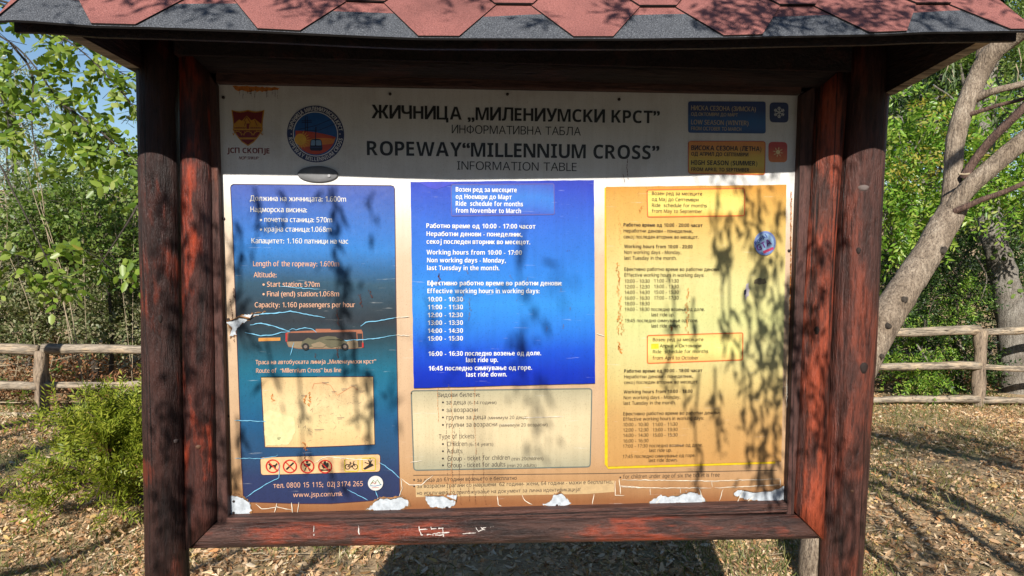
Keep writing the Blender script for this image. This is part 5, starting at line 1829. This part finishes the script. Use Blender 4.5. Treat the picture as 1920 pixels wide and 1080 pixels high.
# on the yellow poster and its right margin
for a in ((1345, 365, 520, 2.05, 70, .010), (1352, 470, 620, 2.05, 50, .008), (1368, 400, 640, 2.05, 60, .010), (1395, 350, 420, 2.05, 80, .012), (1396, 560, 700, 2.05, 60, .01), (1422, 355, 560, 2.05, 120, .016), (1428, 480, 640, 2.05, 120, .02), (1444, 540, 760, 2.05, 150, .020), (1455, 620, 800, 2.05, 130, .022), (1430, 600, 720, 2.05, 120, .02), (1462, 380, 560, 2.05, 60, .01),
          (1452, 780, 950, 2.05, 120, .018), (1425, 760, 940, 2.05, 70, .012), (1405, 700, 860, 2.05, 60, .012), (1388, 660, 800, 2.05, 60, .010), (1340, 690, 860, 2.05, 70, .012), (1310, 700, 900, 2.05, 50, .012), (1262, 540, 660, 2.05, 40, .010), (1300, 560, 660, 2.05, 40, .010), (1470, 560, 760, 2.05, 80, .012), (1420, 840, 945, 2.05, 60, .02), (1262, 650, 760, 2.05, 40, .012)):
    strand(*a)
# over the blue panels: farther, softer
for a in ((628, 350, 620, 2.5, 60, .012), (618, 350, 460, 2.5, 40, .01), (655, 500, 700, 2.5, 100, .018), (668, 640, 780, 2.5, 120, .02), (690, 700, 830, 2.5, 80, .016), (560, 690, 860, 2.5, 50, .02), (478, 350, 480, 2.5, 60, .012), (452, 430, 620, 2.5, 90, .02), (470, 560, 660, 2.5, 80, .02), (500, 640, 700, 2.5, 60, .02), (520, 360, 430, 2.5, 30, .012), (700, 360, 420, 2.5, 30, .012),
          (985, 420, 560, 3.8, 60, .03), (985, 600, 760, 3.8, 90, .03), (860, 540, 660, 3.8, 70, .03), (800, 560, 640, 3.8, 60, .025), (1010, 700, 860, 3.8, 80, .03), (1050, 500, 560, 6, 40, .04), (900, 760, 880, 7, 40, .04), (445, 780, 900, 2.5, 50, .014), (620, 860, 940, 2.5, 50, .02), (740, 700, 760, 3.8, 50, .02)):
    strand(*a, ll=.055)
# over posts and stiles
for a in ((322, 310, 480, 2.5, 90, .016), (318, 480, 620, 2.5, 110, .018), (325, 620, 800, 2.5, 120, .02), (318, 800, 1060, 2.5, 120, .022), (295, 900, 1070, 2.5, 90, .02), (300, 430, 520, 2.5, 90, .02), (330, 560, 700, 2.5, 90, .025), (300, 720, 860, 2.5, 110, .03), (325, 860, 960, 2.5, 100, .03), (290, 330, 420, 2.5, 40, .012), (372, 420, 560, 2.5, 80, .015), (372, 720, 800, 2.5, 50, .012), (390, 800, 980, 2.5, 70, .02), (352, 360, 460, 2.5, 50, .01),
          (1535, 400, 520, 2.05, 90, .015), (1550, 520, 700, 2.05, 110, .018), (1520, 600, 760, 2.05, 90, .015), (1598, 370, 450, 2.05, 60, .01), (1535, 760, 840, 2.05, 60, .012), (1555, 700, 830, 2.05, 90, .015), (1500, 480, 640, 2.05, 90, .012), (1600, 900, 1070, 2.4, 90, .03), (1580, 820, 960, 2.4, 60, .02)):
    A, B_ = PY(a[0], a[1], -.1), PY(a[0], a[2], -.1)
    shoot(sun_at(A, a[3]), sun_at(B_, a[3]), a[4]*1.2, .05, a[5])
def cloud(target, s_, rad, n_, ll=.07, flat=False):
    C = sun_at(target, s_)
    P = C+rng.normal(size=(n_, 3))*np.array(rad)
    Lp.append(P)
    Ld.append(rng.normal(size=(n_, 3))+np.array([0, 0, -.5]))
    Ln.append(rng.normal(size=(n_, 3)))
    Ll.append(rng.uniform(.6, 1.3, n_)*ll)
# dapple on the roof
for (x, y, n_, r_) in ((1420, 30, 70, .05), (1380, 15, 50, .04), (1480, 25, 60, .05), (1600, 20, 80, .06), (1680, 35, 70, .05), (1560, 45, 40, .04), (1450, 50, 30, .03), (1740, 20, 40, .05), (1350, 45, 40, .03), (1500, 10, 60, .04), (1640, 50, 50, .04), (1780, 40, 40, .04), (690, 40, 20, .02), (1180, 20, 30, .03), (300, 20, 30, .03), (600, 25, 45, .035), (560, 10, 30, .03), (620, 5, 25, .03), (380, 38, 35, .03), (1010, 35, 18, .02), (870, 5, 20, .04), (100, 15, 40, .05), (230, 12, 30, .04), (1890, 12, 30, .05)):
    s0_ = .03+(60-y)/60*.12
    tg = rp(PY(x, y, YF)[0], s0_)
    cloud(tg, 1.9, (r_, r_, r_), int(n_*1.5), .045)
# shade on the litter, right and left of the stand and beneath it
for (x, y, n_, rx, ry, s_) in ((1580, 815, 160, .3, .12, 6), (1660, 825, 260, .3, .12, 6), (1760, 840, 300, .3, .12, 6), (1850, 850, 300, .3, .12, 6), (1660, 820, 160, .3, .2, 7), (1740, 835, 200, .3, .2, 7), (1820, 850, 200, .3, .2, 7), (1890, 850, 180, .3, .2, 7), (1600, 840, 120, .2, .2, 7), (1700, 870, 120, .25, .15, 7), (1840, 800, 60, .25, .15, 7), (1900, 900, 120, .25, .15, 7), (1860, 930, 60, .2, .15, 6), (1640, 970, 60, .1, .1, 6), (1690, 1010, 70, .12, .1, 6), (1720, 1050, 120, .15, .1, 6), (1800, 1070, 120, .18, .1, 6), (1900, 1030, 80, .15, .1, 6),
                               (20, 830, 200, .35, .25, 7), (90, 850, 220, .3, .25, 7), (40, 880, 160, .3, .2, 7), (130, 810, 120, .25, .2, 7), (30, 930, 110, .2, .2, 7), (200, 1020, 50, .15, .12, 6), (60, 1060, 90, .15, .12, 6), (20, 790, 80, .3, .2, 7), (460, 1045, 60, .1, .1, 6), (560, 1065, 70, .1, .1, 6), (640, 1040, 60, .1, .1, 6), (400, 1065, 40, .1, .1, 6), (680, 1070, 50, .1, .1, 6)):
    cloud(PG(x, y), s_, (rx, ry, .18), int(n_*(1.8 if x > 900 else 1.1)), .075)
# long thin boughs whose shadows run over the litter at the right
for (pa, pb, r_) in (((1505, 830), (1910, 1000), .04), ((1640, 905), (1915, 1075), .05), ((1660, 880), (1920, 1010), .035), ((1620, 905), (1760, 1050), .03), ((1560, 800), (1920, 880), .05), ((0, 885), (200, 800), .07), ((0, 830), (130, 790), .05), ((560, 1080), (640, 1025), .03), ((1540, 870), (1800, 960), .03), ((1700, 800), (1925, 850), .035), ((1760, 930), (1930, 1000), .025), ((1600, 1000), (1700, 1080), .03), ((0, 940), (150, 880), .035), ((0, 1080), (260, 985), .04), ((60, 800), (260, 770), .03), ((360, 1070), (470, 1025), .03)):
    A, B_ = sun_at(PG(*pa), 7.0), sun_at(PG(*pb), 6.0)
    limb(b, [A, (A+B_)/2+rng.normal(size=3)*.06, B_], r_, r_*.8, 6)
arch = [PD(2120, 80, 4.0), np.array([3.3, .2, 2.6]), np.array([2.2, -2.0, 3.3]), np.array([.6, -3.2, 3.4]), np.array([-1.4, -4.4, 3.6])]
limb(b, arch, .05, .02, 8)
ac = np.array(curve3(arch, 8))
obj('unseen_shade_limb', b, B_TAN, LT, smooth=True)
P_, D_, N_, L_ = (np.concatenate(q) for q in (Lp, Ld, Ln, Ll))
V, Fq = leaves(P_, D_, N_, L_, L_*.24, .1)
npobj('unseen_shade_shoots', V, Fq, WILLOW, LT)
# visible willow leaves hanging by the limbs
Lp, Ld, Ln, Ll = [], [], [], []
b = MB()
for (x, y0_, y1_, d, dens) in ((1787, 108, 145, 4.6, 90), (1782, 112, 155, 4.6, 70), (1870, 125, 160, 4.7, 60), (1869, 180, 232, 4.6, 80), (1876, 200, 235, 4.6, 60), (1910, 90, 140, 4.6, 80), (1868, 225, 270, 4.6, 40), (1905, 120, 160, 4.5, 60)):
    b = MB()
    shoot(PD(x, y0_, d), PD(x+2, y1_, d), dens, .1, .015)
    obj('twig', b, TWIG, LT)
P_, D_, N_, L_ = (np.concatenate(q) for q in (Lp, Ld, Ln, Ll))
V, Fq = leaves(P_, D_, N_, L_, L_*.17, .1)
npobj('crown', V, Fq, WILLOW, LT)

# ivy clad trunk
T = thing('ivy_tree', 'mottled grey upright trunk with ivy beyond the fence at the far right', 'tree', ground_at(PD(1906, 735, 9.2)))
b = MB()
cv, rr = axis([(1906, 745, 9.2, .2), (1903, 690, 9.2, .19), (1897, 600, 9.2, .175), (1880, 510, 9.2, .16), (1862, 440, 9.2, .15), (1848, 340, 9.3, .13), (1850, 200, 9.4, .1), (1870, 40, 9.6, .07)])
b.tube(cv, rr, 16, 0, .05)
for e in ((1800, 120), (1920, 180), (1960, 40), (1830, -40)):
    s_ = cv[int(len(cv)*rng.uniform(.6, .85))]
    limb(b, [s_, (s_+PD(*e, 9.4))/2+rng.normal(size=3)*.1, PD(*e, 9.4)], .05, .015, 6)
obj('trunk', b, B_GREY, T, smooth=True)
i_ = rng.integers(0, len(cv), 260)
P = np.array(cv)[i_]+unit(rng.normal(size=(260, 3)))*np.array([1, 1, .5])*(np.array(rr)[i_][:, None]*1.08)
V, Fq = leaves(P, rng.normal(size=P.shape)+np.array([0, 0, -.4]), (P-np.array(cv)[i_])+np.array([0, -.1, 0]), .075, .06, .15, True)
npobj('ivy', V, Fq, G_MID, T)
V, Fq = blob_leaves([(PD(1880, 100, 9.5), (.9, .8, .7), 1), (PD(1990, 150, 9.5), (1., .8, 1.), 1), (PD(1800, 40, 9.8), (1., .8, .6), 1)], 260, .3, 11, .07, .03, .4)
npobj('crown', V, Fq, G_MID, T)

# locust tree with bright pinnate leaves, seen between right post and trunk
def rt_(px, py, d): return PD(px, py, d)
c5 = [(rt_(1700, 300, 7.4), (.55, .4, .5), 1.0), (rt_(1690, 220, 7.6), (.4, .4, .35), .6), (rt_(1760, 330, 7.6), (.5, .4, .45), .8), (rt_(1850, 300, 7.7), (.5, .4, .5), .9), (rt_(1910, 350, 7.8), (.5, .4, .5), .8), (rt_(1660, 400, 7.4), (.4, .3, .4), .6), (rt_(1880, 220, 7.9), (.5, .4, .4), .6), (rt_(1600, 300, 7.5), (.5, .4, .6), .4), (rt_(1720, 420, 7.5), (.4, .3, .25), .4), (rt_(1990, 280, 7.8), (.6, .5, .7), .5)]
bs_ = ground_at(rt_(1590, 740, 8.2))
tree('locust_tree', 'bright green feathery locust tree between the right post and the leaning trunk', 'tree', bs_, [bs_, rt_(1600, 560, 8.1), rt_(1660, 400, 7.9), rt_(1760, 240, 7.8)], .06, .03, c5, G_LOCUST, B_GREY, None, per=135, L=.36, m_=15, ll=.078, lw=.028, droop=.45, nb=4, rnd=.16)
V, Fq = blob_leaves([(rt_(1693, 320, 7.0), (.15, .1, .3), 1), (rt_(1765, 275, 7.2), (.15, .1, .3), 1), (rt_(1830, 270, 7.4), (.2, .1, .2), 1), (rt_(1760, 200, 7.3), (.15, .1, .15), 1)], 16, .2, 9, .05, .024, .7)
npobj('yellowed_leaves', V, Fq, G_YEL, bpy.data.objects['locust_tree'])
# darker small-leaved trees high behind
c6 = [(rt_(1700, 150, 10.5), (1.0, .8, .8), 1.0), (rt_(1780, 60, 10.8), (1.1, .8, .8), 1.0), (rt_(1900, 120, 10.8), (1.0, .8, .9), 1.), (rt_(1850, 10, 11), (1.2, .8, .7), .8), (rt_(1640, 230, 10.3), (.7, .7, .9), .8), (rt_(1560, 200, 10.5), (1., .8, 1.2), .6), (rt_(2050, 100, 11), (1.2, .9, 1.2), .7)]
bs_ = ground_at(rt_(1720, 700, 10.8))
tree('dark_leaved_tree', 'dark small-leaved tree with tangled grey branches high behind the leaning trunk', 'tree', bs_, [bs_, rt_(1725, 560, 10.8), rt_(1740, 350, 10.8), rt_(1770, 120, 10.8)], .13, .05, c6, G_DEEP, B_GREY, None, per=560, L=.26, m_=9, ll=.07, lw=.028, droop=.3, nb=8)
c7 = [(rt_(1690, 470, 9.3), (.7, .5, .5), .9), (rt_(1760, 560, 9.2), (.7, .5, .5), 1.), (rt_(1850, 500, 9.8), (.8, .5, .7), 1.), (rt_(1680, 610, 9.0), (.6, .4, .45), .8), (rt_(1780, 680, 9.), (.7, .4, .4), .8), (rt_(1900, 600, 9.9), (.8, .5, .6), .9), (rt_(1580, 520, 9.4), (.8, .5, .9), .6), (rt_(1900, 430, 10.), (.8, .5, .5), .8), (rt_(2010, 560, 9.9), (.9, .5, .9), .6)]
bs_ = ground_at(rt_(1800, 740, 9.3))
tree('hedge_bush', 'deep green shady bush filling the gap above the right fence rails', 'bush', bs_, [bs_, rt_(1795, 680, 9.3), rt_(1785, 600, 9.3), rt_(1780, 520, 9.3)], .05, .025, c7, G_DEEP, B_DARK, None, per=380, L=.24, m_=11, ll=.055, lw=.024, droop=.2, nb=6, trunk_name='stems')
# sapling with ferny leaves at the fence foot, and bare white twigs
c8 = [(rt_(1745, 712, 8.5), (.35, .2, .12), 1.), (rt_(1700, 690, 8.5), (.25, .2, .2), .8), (rt_(1665, 640, 8.6), (.2, .2, .3), .6), (rt_(1760, 640, 8.7), (.35, .2, .2), .8), (rt_(1640, 560, 8.6), (.15, .2, .3), .4), (rt_(1800, 560, 8.8), (.25, .2, .2), .6)]
bs_ = ground_at(rt_(1735, 748, 8.6))
tree('ferny_sapling', 'low bright sapling with ferny leaves poking through the right fence rails', 'sapling', bs_, [bs_, rt_(1735, 710, 8.6), rt_(1728, 660, 8.6), rt_(1735, 600, 8.6)], .018, .008, c8, G_LOCUST, B_DARK, None, per=70, L=.26, m_=17, ll=.045, lw=.016, droop=.1, nb=3)
T = thing('bare_shrub', 'bare pale twigs of a dead shrub in the shade beside the leaning trunk', 'shrub', ground_at(rt_(1700, 740, 8.9)))
b = MB()
g0 = np.array(ground_at(rt_(1700, 740, 8.9)))
for pts in ([(1666, 410), (1675, 440), (1690, 475)], [(1675, 395), (1690, 420), (1700, 440)], [(1700, 370), (1730, 385), (1755, 382)], [(1830, 480), (1850, 520), (1840, 560)], [(1900, 375), (1870, 372), (1850, 390)], [(1670, 330), (1710, 300), (1740, 260)], [(1652, 290), (1680, 270), (1720, 268)], [(1728, 300), (1742, 280), (1780, 230)], [(1795, 640), (1812, 670), (1800, 700)], [(1715, 640), (1735, 670), (1745, 690)], [(1690, 180), (1720, 150), (1770, 120)], [(1750, 160), (1790, 190), (1800, 240)]):
    d = rng.uniform(8.2, 8.7)
    b = MB()
    limb(b, [rt_(x, y, d+rng.normal()*.05) for x, y in pts], .013, .005, 5, 5)
    obj('twig', b, B_GREY, T, smooth=True)
b = MB()
limb(b, [g0, rt_(1690, 560, 8.7), rt_(1672, 410, 8.5), rt_(1690, 300, 8.4), rt_(1760, 180, 8.4)], .022, .008, 5, 5)
obj('stem', b, B_GREY, T, smooth=True)

# wood behind everything, and two trees hidden by the stand from the photo's viewpoint
c9 = [((-2.0, 9.6, .4), (1.6, .8, 1.6), 1.), ((0.2, 10.2, .6), (1.7, .9, 1.8), 1.), ((2.4, 9.8, .3), (1.5, .8, 1.5), 1.)]
bs_ = (0.1, 10.2, GZ+.12)
tree('middle_tree', 'leafy tree directly behind the information stand', 'tree', bs_, [bs_, (0.1, 10.2, -.6), (.2, 10.2, .5), (.1, 10.2, 1.6)], .1, .04, c9, G_MID, B_GREY, None, per=420, L=.25, m_=9, ll=.07, lw=.035, droop=.2)
WD = leaf_mat('leaf_wood', [(.012, .024, .007), (.022, .042, .011), (.038, .062, .016), (.07, .10, .03)], .2)
parts = []
for k in range(92):
    x = rng.uniform(-16, 22) if k < 46 else rng.uniform(4, 15)
    y = rng.uniform(13, 20)
    hmax = 2.0 if x < -3.6 else 5.2
    if x > 4: hmax = 5.6
    zc = rng.uniform(-1.0, hmax) if k < 62 else rng.uniform(2.5, 7.5)
    if x < -3.6 and zc > .4: zc = rng.uniform(-1, .4)
    parts.append(blob_leaves([((x, y, zc), (2.0, 1.2, 1.3), 1)], 260, .4, 9, .13, .06, .2))
V, Fq = merge(parts)
tag(npobj('distant_woodland', V, Fq, WD), 'shady woodland far behind the fence reading as one dark green mass', 'woodland', kind='stuff')

parts = []  # added woodland behind the viewer; keeps sky light off the shaded sheet
for k in range(130):
    a = rng.uniform(R(-25), R(205))
    rr_ = rng.uniform(11, 14.5)
    parts.append(blob_leaves([((rr_*math.cos(a), -2-rr_*math.sin(a), rng.uniform(-1.4, 3.9)), (2.0, 1.6, 1.3), 1)], 230, .45, 9, .16, .08, .2))
V, Fq = merge(parts)
tag(npobj('added_woodland_screen', V, Fq, WD), 'unseen belt of woodland added behind the viewer to hold back sky light', 'woodland', kind='stuff')
b = MB()  # added ground strip before the stand, toned for light bounced onto the board
b.add([(-30, -5.5, GZ+.03), (30, -5.5, GZ+.03), (30, -.75, GZ+.03), (-30, -.75, GZ+.03)], [(0, 1, 2, 3)])
tag(obj('added_bounce_strip', b, plain('bounce_strip_earth', (.19, .155, .12), .9)), kind='structure')

# ------------------------------------------------------------------ leaf litter and grass
LIT = leaf_mat('fallen_leaf', [(.26, .13, .06), (.58, .36, .19), (.70, .48, .29), (.38, .21, .105), (.72, .55, .36), (.56, .27, .11), (.30, .16, .085), (.62, .42, .24), (.78, .64, .46), (.60, .41, .16), (.36, .22, .12)], .2, .7)
areas = [(-6.6, -1.2, 1.2, 6.6, 1900), (1.1, 6.8, 1.2, 6.8, 1700), (-2.2, 2.4, 1.0, 3.6, 2300), (-8, 8, -.5, 1.2, 60), (-2, 2.4, 3.6, 6.6, 80), (-10, 10, 6.6, 8.5, 110)]
X_, Yv = [], []
for (x0, x1, y0, y1, dn) in areas:
    k = int((x1-x0)*(y1-y0)*dn)
    X_.append(rng.uniform(x0, x1, k)); Yv.append(rng.uniform(y0, y1, k))
X_, Yv = np.concatenate(X_), np.concatenate(Yv)
keep = (np.sin(X_*3.1+Yv)*np.sin(Yv*2.7-.6*X_)+.6*np.sin(X_*9.+2)*np.sin(Yv*8.3)) > rng.uniform(-1.5, .35, len(X_))
X_, Yv = X_[keep], Yv[keep]
Z_ = GZ+.02*np.sin(X_*1.7+Yv*.6)*np.sin(Yv*1.3-X_*.4)
P = np.stack([X_, Yv, Z_+rng.uniform(.006, .035, len(X_))], 1)
D = rng.normal(size=P.shape)*np.array([1, 1, .25])
N = rng.normal(size=P.shape)*.34+np.array([0, -.12, 1.])
LL = .013+.056*rng.random(len(P))**1.8
V, Fq = leaves(P, D, N, LL, LL*rng.uniform(.14, .55, len(P)), .5, True, .45)
V += rng.normal(size=V.shape)*.0028
tag(npobj('leaf_litter', V, Fq, LIT), 'tan fallen leaves covering the ground around the stand', 'leaf litter', kind='stuff')
b = MB()
for k in range(420):
    x = rng.choice([rng.uniform(-6, -1.3), rng.uniform(1.2, 6.5), rng.uniform(-2, 2.2)])
    y = rng.uniform(1.2, 6.2)
    p = np.array([x, y, GZ+.025])
    a_ = rng.uniform(0, 6.28)
    l_ = rng.uniform(.06, .32)
    d = np.array([math.cos(a_), math.sin(a_), rng.normal()*.06])*l_
    b.tube([p, p+d*.5+np.array([0, 0, .012])+rng.normal(size=3)*.008, p+d], [.0035, .003, .0015], 4)
tag(obj('ground_twigs', b, TWIG), 'thin dry twigs lying among the fallen leaves', 'twigs', kind='stuff')
GRS = leaf_mat('grass_blade', [(.06, .09, .02), (.12, .15, .04), (.22, .22, .08), (.34, .30, .14)], .3)
k = 24000
X_ = np.concatenate([rng.uniform(-6.5, -1.2, k), rng.uniform(1.2, 6.8, k), rng.uniform(-2.2, 2.4, k//3)])
Yv = np.concatenate([rng.uniform(1.2, 6.4, k), rng.uniform(1.2, 6.6, k), rng.uniform(1.0, 3.6, k//3)])
msk = (np.sin(X_*2.1+1)*np.sin(Yv*1.7+.5*X_)+.35*np.sin(X_*5.3)*np.sin(Yv*6.1)) > rng.uniform(-.35, .6, len(X_))
X_, Yv = X_[msk], Yv[msk]
P = np.stack([X_, Yv, np.full(len(X_), GZ)+.02*np.sin(X_*1.7+Yv*.6)*np.sin(Yv*1.3-X_*.4)], 1)
D = rng.normal(size=P.shape)*.55+np.array([0, 0, .8])
N = rng.normal(size=P.shape)+np.array([0, -.5, .2])
LL = rng.uniform(.05, .13, len(P))
V, Fq = leaves(P, D, N, LL, .006, .1)
tag(npobj('grass', V, Fq, GRS), 'thin dry grass growing through the fallen leaves', 'grass', kind='stuff')
